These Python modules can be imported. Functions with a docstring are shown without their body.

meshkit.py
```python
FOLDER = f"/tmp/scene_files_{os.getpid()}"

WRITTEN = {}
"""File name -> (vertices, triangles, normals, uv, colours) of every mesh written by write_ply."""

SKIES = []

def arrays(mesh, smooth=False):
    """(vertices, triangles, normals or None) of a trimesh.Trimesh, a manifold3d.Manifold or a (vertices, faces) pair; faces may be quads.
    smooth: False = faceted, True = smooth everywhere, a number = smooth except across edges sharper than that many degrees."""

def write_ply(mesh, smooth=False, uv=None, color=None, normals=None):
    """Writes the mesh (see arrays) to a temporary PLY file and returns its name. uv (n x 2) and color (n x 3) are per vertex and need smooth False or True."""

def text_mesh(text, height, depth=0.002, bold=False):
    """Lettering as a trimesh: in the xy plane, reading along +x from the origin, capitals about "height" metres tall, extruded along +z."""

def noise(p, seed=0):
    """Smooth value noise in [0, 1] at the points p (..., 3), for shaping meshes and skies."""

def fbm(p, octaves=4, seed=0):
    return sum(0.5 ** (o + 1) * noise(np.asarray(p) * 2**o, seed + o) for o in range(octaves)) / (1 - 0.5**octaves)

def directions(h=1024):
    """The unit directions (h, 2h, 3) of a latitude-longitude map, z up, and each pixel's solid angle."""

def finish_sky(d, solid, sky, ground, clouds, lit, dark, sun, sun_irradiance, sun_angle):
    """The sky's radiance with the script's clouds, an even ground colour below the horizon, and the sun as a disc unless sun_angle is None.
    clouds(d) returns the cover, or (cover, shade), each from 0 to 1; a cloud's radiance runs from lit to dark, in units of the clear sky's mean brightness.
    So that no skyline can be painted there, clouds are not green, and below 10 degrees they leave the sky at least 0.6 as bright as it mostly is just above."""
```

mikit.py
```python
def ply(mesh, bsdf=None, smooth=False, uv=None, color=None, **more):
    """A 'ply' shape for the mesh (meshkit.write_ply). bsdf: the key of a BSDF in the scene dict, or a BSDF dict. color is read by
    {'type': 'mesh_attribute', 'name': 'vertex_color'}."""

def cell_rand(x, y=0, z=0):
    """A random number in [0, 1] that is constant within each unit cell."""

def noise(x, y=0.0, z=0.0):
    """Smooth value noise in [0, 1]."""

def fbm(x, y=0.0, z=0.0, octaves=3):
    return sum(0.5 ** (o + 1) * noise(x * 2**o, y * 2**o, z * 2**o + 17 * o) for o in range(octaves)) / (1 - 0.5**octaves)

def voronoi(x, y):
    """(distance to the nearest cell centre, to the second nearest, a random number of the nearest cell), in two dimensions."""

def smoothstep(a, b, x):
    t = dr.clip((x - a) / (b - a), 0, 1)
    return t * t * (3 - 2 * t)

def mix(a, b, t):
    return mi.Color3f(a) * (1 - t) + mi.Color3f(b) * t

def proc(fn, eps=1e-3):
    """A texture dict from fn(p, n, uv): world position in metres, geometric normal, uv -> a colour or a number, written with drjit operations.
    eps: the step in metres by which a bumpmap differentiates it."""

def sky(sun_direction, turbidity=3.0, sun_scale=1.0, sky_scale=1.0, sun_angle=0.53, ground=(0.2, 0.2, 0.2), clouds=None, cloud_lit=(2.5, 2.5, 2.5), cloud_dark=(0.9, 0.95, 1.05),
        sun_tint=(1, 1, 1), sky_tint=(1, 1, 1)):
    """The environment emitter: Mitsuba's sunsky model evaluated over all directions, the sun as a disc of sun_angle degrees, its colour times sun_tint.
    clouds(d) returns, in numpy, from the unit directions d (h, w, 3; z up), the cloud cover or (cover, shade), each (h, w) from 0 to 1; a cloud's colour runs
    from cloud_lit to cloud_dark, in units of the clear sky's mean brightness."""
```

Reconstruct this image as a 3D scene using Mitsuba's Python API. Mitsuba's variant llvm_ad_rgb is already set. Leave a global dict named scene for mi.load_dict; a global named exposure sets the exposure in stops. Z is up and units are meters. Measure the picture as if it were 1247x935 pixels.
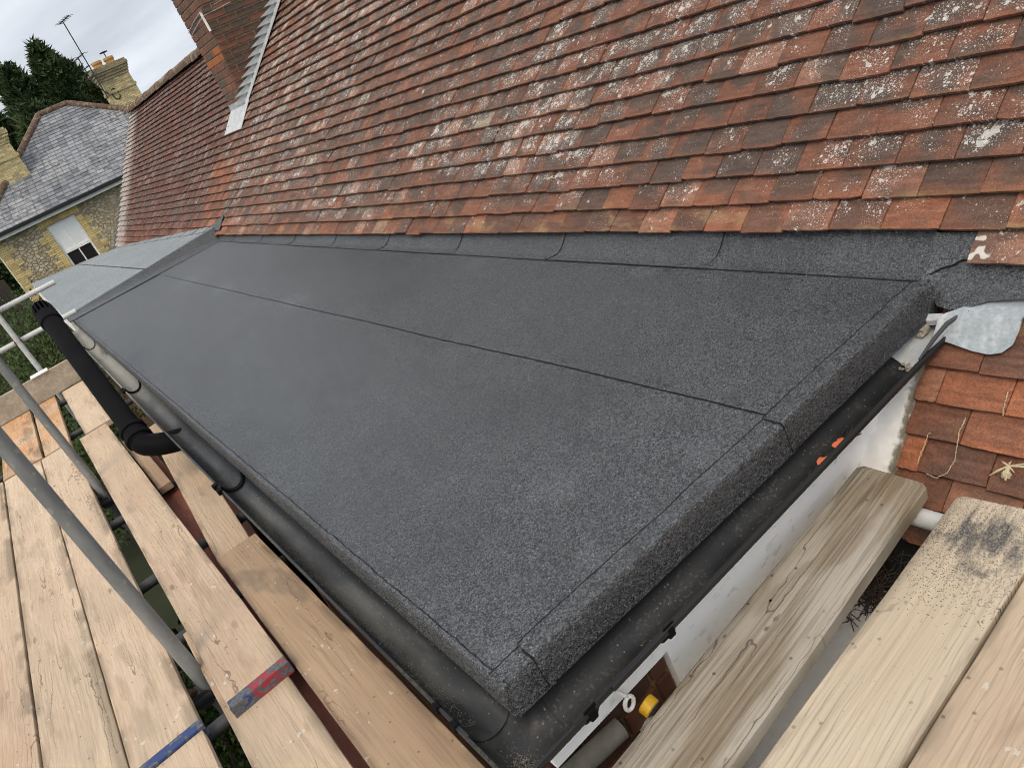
import math, numpy as np, trimesh, drjit as dr, mitsuba as mi, mikit, meshkit
from mikit import noise, fbm, voronoi, cell_rand, smoothstep, mix
import shapely.geometry as sg
T = mi.ScalarTransform4f
scene, labels = {}, {}
rng = np.random.default_rng(7)

# ------------------------------------------------------------------ camera, sky, exposure
CAM = np.array([0.928, -1.918, 0.988])
RIGHT = np.array([0.5659, 0.7300, -0.3834]); DOWN = np.array([0.1549, -0.5516, -0.8196]); FWD = np.array([-0.8097, 0.4044, -0.4252])
scene['camera'] = {'type': 'perspective', 'fov': 67.33, 'fov_axis': 'x', 'near_clip': 0.02, 'far_clip': 2000.0,
                   'to_world': T().look_at(origin=CAM.tolist(), target=(CAM + FWD).tolist(), up=(-DOWN).tolist())}

def overcast(d):
    z = np.clip(d[..., 2], 0, 1)
    q = np.stack([(d[..., 0] * .8 + d[..., 1] * .6) * 2.2 / (z + .2), (d[..., 1] * .8 - d[..., 0] * .6) * 7 / (z + .2), z * 0], -1)
    n = meshkit.fbm(q * .55 + 4, 5, 3)
    shade = .54 - .58 * z ** .7 + 1.15 * (n - .5)
    return np.ones_like(z), np.clip(shade, 0, 1)
scene['sky'] = mikit.sky((0.42, -0.44, 0.79), turbidity=4, sun_scale=.30, sun_angle=24, clouds=overcast, cloud_lit=(2.36, 2.5, 2.66), cloud_dark=(.98, 1.09, 1.25), ground=(.1, .1, .1))
exposure = 2.12

# ------------------------------------------------------------------ constants of the place (metres; x along the eaves, y into the house, z up)
P = 0.76344
CP, SP, TP = math.cos(P), math.sin(P), math.tan(P)
UP = np.array([0, CP, SP]); NR = np.array([0, -SP, CP])
def roofpt(x, s, o=0.0):
    x, s, o = np.broadcast_arrays(np.asarray(x, float), s, o)
    return np.stack([x, s * CP - o * SP, s * SP + o * CP], -1)
def zflat(x): return -.108 + .007 * (-.2 - np.asarray(x, float))

# ------------------------------------------------------------------ materials
def C(*a): return mi.Color3f(*a)
def rgb(r, g, b): return {'type': 'rgb', 'value': [r, g, b]}
def mat(key, color, rough=.8, bump=None, bscale=1.0, spec=.4, metallic=0., eps=1e-3, **kw):
    b = {'type': 'principled', 'base_color': mikit.proc(color) if callable(color) else rgb(*color),
         'roughness': mikit.proc(rough) if callable(rough) else rough, 'metallic': metallic, **kw}
    if not metallic: b['specular'] = spec
    if bump: b = {'type': 'bumpmap', 'arbitrary': mikit.proc(bump, eps=eps), 'scale': bscale, 'bsdf': b}
    scene[key] = {'type': 'twosided', 'bsdf': b}
    return key

def tile_col(p, n, uv):
    tid = dr.floor(uv.x); fx = (uv.x - tid - .05) / .9; fy = uv.y / .38      # fy: 0 at the tail, 1 where the next course covers it
    r1, r2, r3, r4 = cell_rand(tid, 3), cell_rand(tid, 7), cell_rand(tid, 11), cell_rand(tid, 23)
    s = p.y * CP + p.z * SP; x = p.x
    low = smoothstep(-.2, -.35, s)                     # the cleaner tiles below the flashing
    cleanb = smoothstep(-9.0, -8.75, x) * smoothstep(-7.8, -8.0, x) * smoothstep(1.0, .8, s) # washed by the lead
    eave = smoothstep(.24, .06, s)
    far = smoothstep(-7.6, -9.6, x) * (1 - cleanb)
    base = mix(C(.138, .066, .045), C(.188, .083, .053), r1)
    base = mix(base, C(.110, .060, .046), smoothstep(.55, .95, r2) * .45)
    base = mix(base, C(.275, .145, .10), smoothstep(.88, .97, r3) * .8)
    base = mix(base, C(.27, .225, .165), smoothstep(.985, .99, cell_rand(tid, 19)))
    hot = smoothstep(.35, .75, r1) * (.42 * eave + .5 * cleanb + .5 * low) + .18 * low
    base = mix(base, C(.33, .125, .065), hot)
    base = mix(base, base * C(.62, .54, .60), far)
    m = fbm(x * 10 + tid * 3.1, s * 12, tid, 4)
    ctr = (1 - dr.square(fx * 2 - 1)) * .16 + .10 * (fy - .5)
    grey = smoothstep(.46, .74, m + ctr + .14 * (r2 - .5))
    base = mix(base, C(.074, .061, .052), grey * (.80 - .34 * eave) * (1 - .7 * cleanb) * (1 - .1 * low))
    brush = fbm(x * 18, s * 90 + tid, tid, 3)
    base = base * (.64 + .72 * brush)
    tail = smoothstep(.22, .02, fy)
    base = mix(base, C(.27, .105, .06), tail * .35 * r4)
    speck = noise(x * 330, s * 330, 2)
    base = base * (.74 + .5 * speck)
    # lichen; at the left verge also sky light painted as pale spots and tone
    big = fbm(x * .9 + 5, s * 1.7, 3, 3)
    midd = smoothstep(-1.6, -3.0, x)
    dens = (.52 + .40 * smoothstep(.36, .62, big)) * (.25 + .75 * r3) * (1 - .93 * low) * (1 - .85 * cleanb) * (1 - .45 * eave) * (1 - .40 * far)
    patch = smoothstep(.40, .66, fbm(x * 14, s * 15, tid * .7, 3) + .8 * ctr + .04 * midd - .02)
    dens = dens * (.16 + .84 * patch) * (.5 + .5 * smoothstep(.0, .35, fy))
    dens = mi.Float(dr.maximum(dens, (.25 + .75 * r3) * smoothstep(-13.6, -15.1, x + 1.05 * s)))  # verge: spots thickened to paint sky light caught by the tilted tiles
    wob = (fbm(x * 200, s * 200, 1, 2) - .5) * .5
    d1, e1, q1 = voronoi(x * 75, s * 75)
    rad1 = (.05 + .60 * q1 * q1) * dens * 1.1
    l1 = smoothstep(rad1, rad1 * .65, d1 + wob * .5) * smoothstep(.02, .08, rad1)
    d2, e2, q2 = voronoi(x * 170 + 9, s * 170)
    rad2 = (.05 + .66 * q2) * dens * 1.12
    l2 = smoothstep(rad2, rad2 * .55, d2 + wob * .3) * smoothstep(.03, .1, rad2) * .85
    d3, e3, q3 = voronoi(x * 27 + 3, s * 27)
    rad3 = smoothstep(.6, 1., q3) * dens * .62
    l3 = smoothstep(rad3, rad3 * .8, d3 + wob) * smoothstep(.04, .12, rad3)
    l = mi.Float(dr.minimum(dr.maximum(dr.maximum(l1, l2), l3), 1)) * (.75 + .25 * speck)
    lc = mix(C(.40, .38, .345), C(.64, .62, .58), q1 * .6 + .4 * noise(x * 40, s * 40, 6))
    base = mix(base, lc, l * .92)
    base = mix(base, C(.34, .30, .27) * (.7 + .6 * brush), smoothstep(-14.0, -14.9, x + 1.05 * s) * .60)  # pale verge band: grazing sky light painted into the tile colour
    ye = smoothstep(.58, .72, fbm(x * 7 + 4, s * 20, 6, 4)) * eave * (1 - grey) * (1 - low)
    base = mix(base, C(.34, .27, .14), ye * .32)
    smear = smoothstep(.55, .50, noise(x * 55, s * 55, 4) * .5 + dr.maximum(dr.abs(x + .052) / .03, dr.abs(s + .055) / .042) * .4)
    base = mix(base, C(.60, .56, .52), smear * .9)
    moss = smoothstep(.62, .75, fbm(x * 5 + 2, s * 40, 8, 3)) * (1 - low) * .22
    return mix(base, C(.15, .13, .055), moss * tail)
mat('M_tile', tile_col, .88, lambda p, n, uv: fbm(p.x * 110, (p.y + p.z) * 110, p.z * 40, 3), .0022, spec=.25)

def felt_common(p, lo, hi):
    g = cell_rand(dr.floor(p.x * 430), dr.floor(p.y * 430), dr.floor(p.z * 430 + .37))
    g2 = noise(p.x * 230, p.y * 230, p.z * 230)
    g3 = noise(p.x * 95 + 3, p.y * 95, p.z * 95)
    gm = cell_rand(dr.floor(p.x * 190), dr.floor(p.y * 190), dr.floor(p.z * 190 + .37))
    gl = cell_rand(dr.floor(p.x * 100), dr.floor(p.y * 100), dr.floor(p.z * 100 + .37))
    k = .54 * g * g + .16 * g2 + .26 * gm * gm + .11 * gl * gl
    k = smoothstep(.08, .86, k)
    c = mix(lo, hi, k)
    big = fbm(p.x * 1.7, p.y * 2.4, p.z, 4)
    return c * (.87 + .26 * big) * (.88 + .24 * fbm(p.x * 9, p.y * 14, p.z * 5, 4))
def felt_col(p, n, uv):
    c = felt_common(p, C(.0025, .0028, .0032), C(.122, .130, .140))
    sp = cell_rand(dr.floor(p.x * 330), dr.floor(p.y * 330), dr.floor(p.z * 330 + .37))
    c = mix(c, C(.30, .31, .33), smoothstep(.968, .995, sp) * .55)
    tm = fbm(p.x * .9 + 2, p.y * 1.6, 7, 4); tide = smoothstep(.016, .004, dr.abs(tm - .52)) * smoothstep(.3, .6, fbm(p.x * 6, p.y * 6, 2, 2))
    c = mix(c, C(.17, .175, .18), tide * .05)
    c = c * (1 - .12 * smoothstep(.56, .66, fbm(p.x * 3.1 + 9, p.y * 4.2, 3, 4)))
    # scuffs of chalky dust where people knelt
    w = fbm(p.x * 30, p.y * 30, 1, 3) - .5
    for (sx, sy, r) in ((-.30, -.93, .08), (-.27, -1.32, .07), (-.26, -1.62, .05), (-2.4, -.16, .10), (-1.2, -.15, .07), (-.55, -1.2, .1), (-6.4, -.76, .25), (-5.2, -.75, .16), (-3.7, -.72, .16)):
        d = dr.sqrt(dr.square(p.x - sx) * (.35 if r > .14 else 1.) + dr.square((p.y - sy) * 1.2)) / r
        c = mix(c, C(.24, .25, .27), smoothstep(1.05, .1, d + w * 1.6) * .10)
    return c
FB = lambda p, n, uv: noise(p.x * 300, p.y * 300, p.z * 300) + .5 * noise(p.x * 150, p.y * 150, p.z * 150)
mat('M_felt', felt_col, .50, FB, .0010, spec=.60)
mat('M_felt_pale', lambda p, n, uv: felt_common(p, C(.13, .145, .157), C(.25, .275, .292)), .8, spec=.3)
mat('M_bitumen', (.010, .010, .011), .6)

def plastic_col(p, n, uv):
    silt = fbm(p.x * 3.2, p.y * 9, p.z * 12, 5)
    spots = voronoi(p.x * 90, p.y * 90)
    c = mix(C(.010, .0102, .011), C(.018, .0183, .0195), fbm(p.x * 2.2, p.y * 2.2, 4, 3))
    inner = smoothstep(-.205, -.228, p.z)             # silt settles low in the channel
    c = mix(c, C(.10, .098, .09), smoothstep(-.222, -.240, p.z) * smoothstep(.35, .7, silt) * (.75 - .6 * smoothstep(-.25, -.2, p.x)))
    gr = fbm(p.x * 170, p.y * 170, p.z * 170, 3)
    band = smoothstep(-1.722, -1.742, p.y) * smoothstep(-.25, -.3, p.x) + smoothstep(-.108, -.098, p.x)
    c = mix(c, C(.12, .115, .10), inner * smoothstep(.52, .80, gr) * smoothstep(.42, .70, silt + .12 * band) * .5)
    g = smoothstep(.58, .7, fbm(p.x * 3 + 7, p.y * 26, 3, 3)) * smoothstep(-1.7, -1.74, p.y)
    c = mix(c, C(.10, .095, .06), g * .35 * smoothstep(.35, .6, gr))
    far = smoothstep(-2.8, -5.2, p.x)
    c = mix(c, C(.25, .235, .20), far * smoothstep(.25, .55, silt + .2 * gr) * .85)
    return mix(c, C(.3, .29, .27), smoothstep(.16, .10, spots[0]) * smoothstep(.9, .95, spots[2]) * .5 * inner)
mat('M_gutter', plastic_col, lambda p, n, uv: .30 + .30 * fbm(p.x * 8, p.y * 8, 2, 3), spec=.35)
mat('M_pvc', lambda p, n, uv: mix(C(.004, .004, .005), C(.009, .009, .010), fbm(p.x * 9, p.y * 9, p.z * 9, 3)), .6, spec=.05)

def wood_fn(kind):
    def f(p, n, uv):
        idd = dr.floor(uv.y); w = uv.y - idd; l = uv.x
        r1, r2 = cell_rand(idd, 5), cell_rand(idd, 9)
        warp = fbm(l * 1.3 + idd * 7, w * 5, idd, 3)
        ring = noise((w + .09 * warp) * 95, l * .8, idd); strk = smoothstep(.50, .78, noise(l * 4, (w + .05 * warp) * 330, idd + 2) * .6 + .4 * noise(l * 9, w * 520, idd))
        fine = fbm(l * 6, w * 260, idd, 2)
        fine2 = fbm(l * 22, w * 420, idd + 3, 2)
        blot = fbm(l * 2.4, w * 7, idd * 1.7, 4)
        cr = dr.abs(noise(l * 1.1 + idd * 3, (w + .03 * warp) * 42, 5) + .16 * (fbm(l * 30, w * 60, idd, 2) - .5) - .5)
        crm = smoothstep(.42, .62, noise(l * 2.1, w * 12, idd + 9))
        crack = smoothstep(.022, .005, cr) * crm
        kd, ke, kr = voronoi(l * 2.2 + idd, w * 7.5)
        knot = smoothstep(.105, .075, kd + .05 * fine) * smoothstep(.76, .8, kr)
        nick = voronoi(l * 26 + idd, w * 26)
        nk = smoothstep(.12, .07, nick[0]) * smoothstep(.86, .93, nick[2])
        gr = cell_rand(dr.floor(p.x * 420), dr.floor(p.y * 420), 3)
        gq = w * 62 + 6.5 * fbm(l * .9 + idd * 5, w * 4.5, idd + 11, 2) + .5 * noise(l * 14, w * 60, 1)
        gf = dr.abs(gq - dr.floor(gq) - .5)
        gl = smoothstep(.16, .02, gf) * smoothstep(.25, .75, fbm(l * 6, w * 18, idd + 4, 3)) * (.5 + .5 * fine2)
        if kind in ('tan', 'orange'):
            a = mix(C(.47, .34, .24), C(.55, .43, .315), r1)
            if kind == 'orange': a = mix(C(.50, .27, .135), C(.47, .315, .20), smoothstep(.35, .65, fbm(l * 2.2, w * 5, idd, 3)))
            a = mix(a, a * C(.80, .74, .68), smoothstep(.46, .84, blot) * .40)
            a = mix(a, C(.50, .41, .295), smoothstep(.60, .42, blot) * .35)
            c = a * (.93 + .07 * ring + .12 * fine) * (.9 + .2 * fine2) * (1 - .26 * gl) * (1 - .12 * strk * smoothstep(.35, .65, fbm(l * 1.7, w * 9, idd + 6, 3)))
            c = mix(c, C(.13, .085, .055), crack * .65 + nk * .6)
            st = smoothstep(.62, .80, fbm(l * 4 + 3, w * 22 + idd, 4, 6)); knot = knot * smoothstep(.88, .92, kr)
            c = mix(c, C(.17, .13, .10), st * .30)
            ws = smoothstep(.80, .82, fbm(l * 22, w * 34 + idd, 2, 4))
            c = mix(c, C(.60, .56, .50), ws * .7)
        elif kind == 'brown':
            c = mix(C(.36, .25, .165), C(.46, .335, .225), blot) * (.88 + .12 * ring + .14 * fine) * (1 - .12 * strk) * (1 - .26 * gl)
            c = mix(c, C(.12, .08, .055), crack * .5 + nk * .6)
            st = smoothstep(.6, .75, fbm(l * 4 + 8, w * 9, 4, 4))
            c = mix(c, C(.16, .13, .11), st * .45)
            c = mix(c, C(.62, .58, .52), smoothstep(.80, .82, fbm(l * 36, w * 50, 2, 4)) * .6)
        elif kind == 'grey':
            c = mix(C(.205, .158, .105), C(.34, .285, .21), fbm(l * 3, w * 30, idd, 3)) * (.74 + .26 * noise((w + .07 * warp) * 210, l * .9, idd) * (.4 + .6 * fine2) + .24 * fine) * (1 - .30 * gl)
            c = mix(c, C(.47, .43, .37), smoothstep(.42, .74, fbm(l * 2.6 + 4, w * 16, 6, 5) + .25 * (fine - .5)) * .75)
            c = mix(c, C(.20, .145, .085), smoothstep(.52, .70, fbm(l * 4.1, w * 13 + 5, 9, 5)) * .5)
            c = c * (1 - .28 * strk)
            c = mix(c, C(.08, .06, .045), crack * .7 + nk * .8)
        else:  # pale, sprinkled with dark felt granules
            c = mix(C(.48, .39, .28), C(.58, .49, .375), blot) * (.90 + .10 * ring + .16 * fine) * (1 - .30 * gl) * (1 - .12 * strk * smoothstep(.3, .6, fbm(l * 1.7, w * 9, idd + 6, 3)))
            c = mix(c, C(.14, .10, .07), crack * .75 + nk * .5 + knot * .5)
            dd = dr.sqrt(dr.square((p.x - .20) / .11) + dr.square((p.y + .68) / .10))
            dn = smoothstep(1.0, .15, dd + (fbm(p.x * 60, p.y * 26, 2, 4) - .5) * 1.7)
            dn2 = smoothstep(2.9, .5, dd) * .30
            s1 = voronoi(p.x * 300 + 3 * noise(p.x * 60, p.y * 60), p.y * 300)
            sp = smoothstep(.42, .30, s1[0]) * smoothstep(1 - dn2 * 1.5 - .02, 1.02 - dn2 * 1.5, s1[2])
            c = mix(c, C(.035, .038, .045), sp * .85)
            c = mix(c, C(.05, .053, .062), dn * (.6 + .4 * smoothstep(.3, .7, gr)))
        wl = w - .05
        ed = smoothstep(.030, .0, dr.minimum(wl, .205 - wl)) * smoothstep(.38, .62, fbm(l * 5, w * 20, idd + 8, 4))
        c = c * (1 - .38 * ed) * (1 - .12 * smoothstep(.50, .72, fbm(l * 1.4 + 3, w * 6.2, idd + 2, 6)))
        c = mix(c, C(.19, .115, .065), knot * (.35 + .4 * smoothstep(.3, .7, noise(kd * 90, idd, 3))))
        return c
    return f
WB = lambda p, n, uv: fbm(uv.x * 5, uv.y * 230, 1, 2) + .5 * noise(uv.x * .8, uv.y * 95, 2)
for k in ('tan', 'orange', 'brown', 'grey', 'pale'):
    mat('M_wood_' + k, wood_fn(k), .82, WB if k in ('grey', 'pale') else None, .0016, spec=.2)
mat('M_toe', lambda p, n, uv: mix(C(.30, .25, .19), C(.50, .44, .35), fbm(p.y * 9, p.z * 14, p.x * 9, 4)) * (.8 + .4 * fbm(p.y * 60, p.z * 60, 1, 2)), .85)
mat('M_galv', lambda p, n, uv: mix(mix(C(.12, .125, .125), C(.27, .28, .28), fbm(p.x * 34, p.y * 34, p.z * 7, 5)), C(.33, .30, .26), smoothstep(.66, .74, fbm(p.x * 40, p.y * 40, p.z * 25, 3)) * .6), .5, spec=.5)
mat('M_galv_light', lambda p, n, uv: mix(C(.42, .43, .42), C(.62, .63, .62), fbm(p.x * 25, p.y * 25, p.z * 25, 3)), .4, spec=.6)
mat('M_tube_dirty', lambda p, n, uv: mix(C(.06, .058, .05), C(.13, .125, .105), fbm(p.x * 40, p.y * 40, p.z * 40, 4)), .8)
mat('M_rust', (.10, .055, .035), .8)
mat('M_dark_steel', (.045, .047, .05), .55)
def band_fn(p, n, uv):
    q = fbm(p.x * 130, p.y * 130, p.z * 130, 3)
    b = mix(C(.030, .033, .04), C(.16, .17, .18), q)
    red = smoothstep(-2.075, -2.055, p.y)
    paint = mix(C(.022, .045, .16), C(.30, .025, .04), red)
    cov = smoothstep(.47, .53, fbm(p.x * 70, p.y * 70, p.z * 70, 3) - .03 + .10 * smoothstep(-2.24, -2.25, p.y) - .12 * smoothstep(-2.08, -2.10, p.y) * smoothstep(-2.22, -2.20, p.y))
    return mix(b, paint, cov * .9)
mat('M_band', band_fn, .6)

mat('M_lead', lambda p, n, uv: mix(mix(C(.22, .25, .275), C(.38, .42, .44), fbm(p.x * 12, p.y * 9, p.z * 9, 4)), C(.50, .52, .52), smoothstep(.50, .75, fbm(p.x * 45, p.y * 18, p.z * 18, 5)) * .6) * (.75 + .5 * fbm(p.x * 130, p.y * 130, p.z * 130, 3)), .5, lambda p, n, uv: fbm(p.x * 30, p.y * 30, p.z * 30, 4), .005, spec=.4)
mat('M_lead_pale', lambda p, n, uv: mix(C(.30, .325, .34), C(.56, .59, .605), fbm(p.x * 22, p.y * 22, p.z * 22, 4)), .6)
def white_fn(p, n, uv):
    c = mix(C(.78, .79, .79), C(.86, .86, .85), fbm(p.y * 6, p.z * 6, 2, 3))
    c = mix(c, C(.48, .46, .41), smoothstep(.66, .80, fbm(p.y * 30, p.z * 50, 4, 5)) * .4)
    return c
mat('M_white', white_fn, .55)
mat('M_fillet', lambda p, n, uv: mix(mix(C(.72, .72, .70), C(.84, .84, .82), fbm(p.x * 40, p.y * 40, p.z * 40, 3)), C(.20, .18, .14), smoothstep(-.135, -.118, p.x + .035 * (fbm(p.x * 50, p.y * 50, p.z * 50, 3) - .5))), .9, lambda p, n, uv: fbm(p.x * 90, p.y * 90, p.z * 90, 3), .005)
mat('M_mortar', lambda p, n, uv: mix(C(.22, .20, .16), C(.44, .41, .34), fbm(p.x * 60, p.y * 60, p.z * 60, 4)), .95, lambda p, n, uv: fbm(p.x * 90, p.y * 90, p.z * 90, 3), .006)
def brick_fn(a, b, c3):
    def f(p, n, uv):
        r, r2 = cell_rand(dr.floor(uv.x * 1000), 3), cell_rand(dr.floor(uv.x * 1000), 8)
        c = mix(mix(C(*a), C(*b), r), C(*c3), smoothstep(.55, .8, r2))
        return c * (.7 + .6 * fbm(p.x * 35, p.y * 35, p.z * 35, 3))
    return f
mat('M_brick_red', brick_fn((.135, .076, .055), (.205, .090, .058), (.105, .080, .060)), .9)
mat('M_brick_dark', brick_fn((.075, .032, .02), (.12, .05, .028), (.06, .028, .02)), .9)
mat('M_brick_yellow', brick_fn((.56, .43, .17), (.66, .54, .27), (.46, .36, .18)), .9)
mat('M_joint_red', (.36, .30, .235), .95)
mat('M_brick_orange', (.34, .12, .045), .9)
mat('M_joint_brown', (.16, .095, .045), .95)
mat('M_joint_yellow', (.30, .25, .15), .95)
def ybrick_far(p, n, uv):   # far stack: courses too small to pick apart
    h = dr.floor(p.z / .075); q = (p.y + p.x) / .225 + .5 * (h - 2 * dr.floor(h * .5))
    fz = p.z / .075 - h; fq = q - dr.floor(q)
    r = cell_rand(dr.floor(q), h, 3)
    c = mix(C(.62, .52, .27), C(.33, .28, .16), r) * (.8 + .4 * fbm(p.y * 6, p.z * 6, p.x * 6, 3))
    j = dr.maximum(smoothstep(.16, .08, fz), smoothstep(.07, .03, fq))
    c = mix(c, C(.16, .14, .09), mi.Float(j) * .92)
    return mix(c, C(.10, .09, .07), smoothstep(3.6, 4.6, p.z + .5 * fbm(p.y * 3, p.z * 3, 1, 3)) * .6)
mat('M_brick_far', ybrick_far, .9)
def flint_fn(p, n, uv):
    d, e, r = voronoi(p.y * 7.6 + .3 * noise(p.y * 9, p.z * 9), p.z * 8.8)
    j = smoothstep(.16, .05, e - d)
    c = mix(C(.33, .28, .19), C(.55, .49, .36), r) * (.8 + .4 * fbm(p.y * 20, p.z * 20, 2, 3))
    return mix(c, C(.27, .21, .12), j * .8)
mat('M_flint', flint_fn, .85, lambda p, n, uv: (lambda v: smoothstep(0., .22, v[1] - v[0]))(voronoi(p.y * 7.6 + .3 * noise(p.y * 9, p.z * 9), p.z * 8.8)), .05, eps=.01)
def slate_fn(p, n, uv):
    r = cell_rand(dr.floor(uv.x * 1000), 4)
    c = mix(C(.105, .112, .128), C(.235, .243, .262), r)
    c = c * (.7 + .6 * fbm(p.y * 1.6, p.z * 2.2, 3, 4))
    l = smoothstep(.30, .72, fbm(p.y * 1.3 + 3, p.z * 1.6, 8, 4)) * smoothstep(.36, .80, fbm(p.y * 13, p.z * 15, 2, 3))
    return mix(c, C(.36, .36, .35), l * .75)
mat('M_slate', slate_fn, .6, spec=.4)
mat('M_ridge', lambda p, n, uv: mix(mix(C(.085, .052, .036), C(.15, .095, .062), fbm(p.x * 3, p.y * 3, p.z * 3, 4)), C(.26, .235, .185), smoothstep(.54, .68, fbm(p.x * 9, p.y * 9, p.z * 9, 4)) * .6), .9)
mat('M_pot', lambda p, n, uv: mix(C(.42, .22, .08), C(.58, .33, .12), fbm(p.y * 9, p.z * 9, 1, 3)), .85)
mat('M_black', (.012, .012, .013), .5)
mat('M_paint', (.82, .82, .80), .45)
mat('M_blind', (.86, .88, .88), .7)
mat('M_room', (.012, .013, .014), .9)
scene['M_pane'] = {'type': 'thindielectric'}
mat('M_yellow', (.62, .36, .02), .4)
mat('M_grey_plug', (.12, .12, .115), .6)
mat('M_white_plastic', (.74, .74, .71), .4)
mat('M_ledge', lambda p, n, uv: mix(C(.55, .56, .555), C(.68, .69, .685), fbm(p.x * 7, p.y * 7, 1, 3)), .6)
mat('M_red_board', lambda p, n, uv: mix(C(.17, .052, .035), C(.27, .10, .07), fbm(p.x * 14, p.y * 60, 3, 4)), .8)
mat('M_dry', (.50, .43, .27), .9)
mat('M_leaf_orange', (.62, .15, .06), .7)
mat('M_twig', (.05, .04, .033), .9)
mat('M_sand', lambda p, n, uv: mix(C(.17, .15, .115), C(.46, .41, .32), cell_rand(dr.floor(p.x * 260), dr.floor(p.y * 260), dr.floor(p.z * 260))), .95, lambda p, n, uv: noise(p.x * 140, p.y * 140, p.z * 140), .006)
mat('M_grit', lambda p, n, uv: mix(C(.05, .048, .043), C(.24, .22, .19), cell_rand(dr.floor(p.x * 400), dr.floor(p.y * 400), dr.floor(p.z * 400))), .95)
mat('M_fence', lambda p, n, uv: mix(C(.028, .022, .018), C(.055, .045, .036), fbm(p.x * 8, p.y * 8, p.z * 2, 3)), .9)
mat('M_grass', lambda p, n, uv: mix(C(.014, .020, .009), C(.032, .040, .016), fbm(p.x * 2, p.y * 2, 1, 4)), .95)
mat('M_bark', (.06, .045, .032), .95)
def leafmat(key, a, b, sc):
    scene[key] = {'type': 'twosided', 'bsdf': {'type': 'principled', 'base_color': mikit.proc(lambda p, n, uv: mix(C(*a), C(*b), noise(p.x * sc, p.y * sc, p.z * sc)) * (.6 + .8 * cell_rand(dr.floor(p.x * 17), dr.floor(p.y * 17), dr.floor(p.z * 17)))), 'roughness': .7, 'specular': .3}}
leafmat('M_conifer', (.022, .042, .016), (.070, .105, .038), 1.3)
leafmat('M_leaf', (.030, .055, .014), (.085, .125, .035), 2.5)
leafmat('M_moss', (.035, .075, .012), (.06, .11, .02), 9.)

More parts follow.
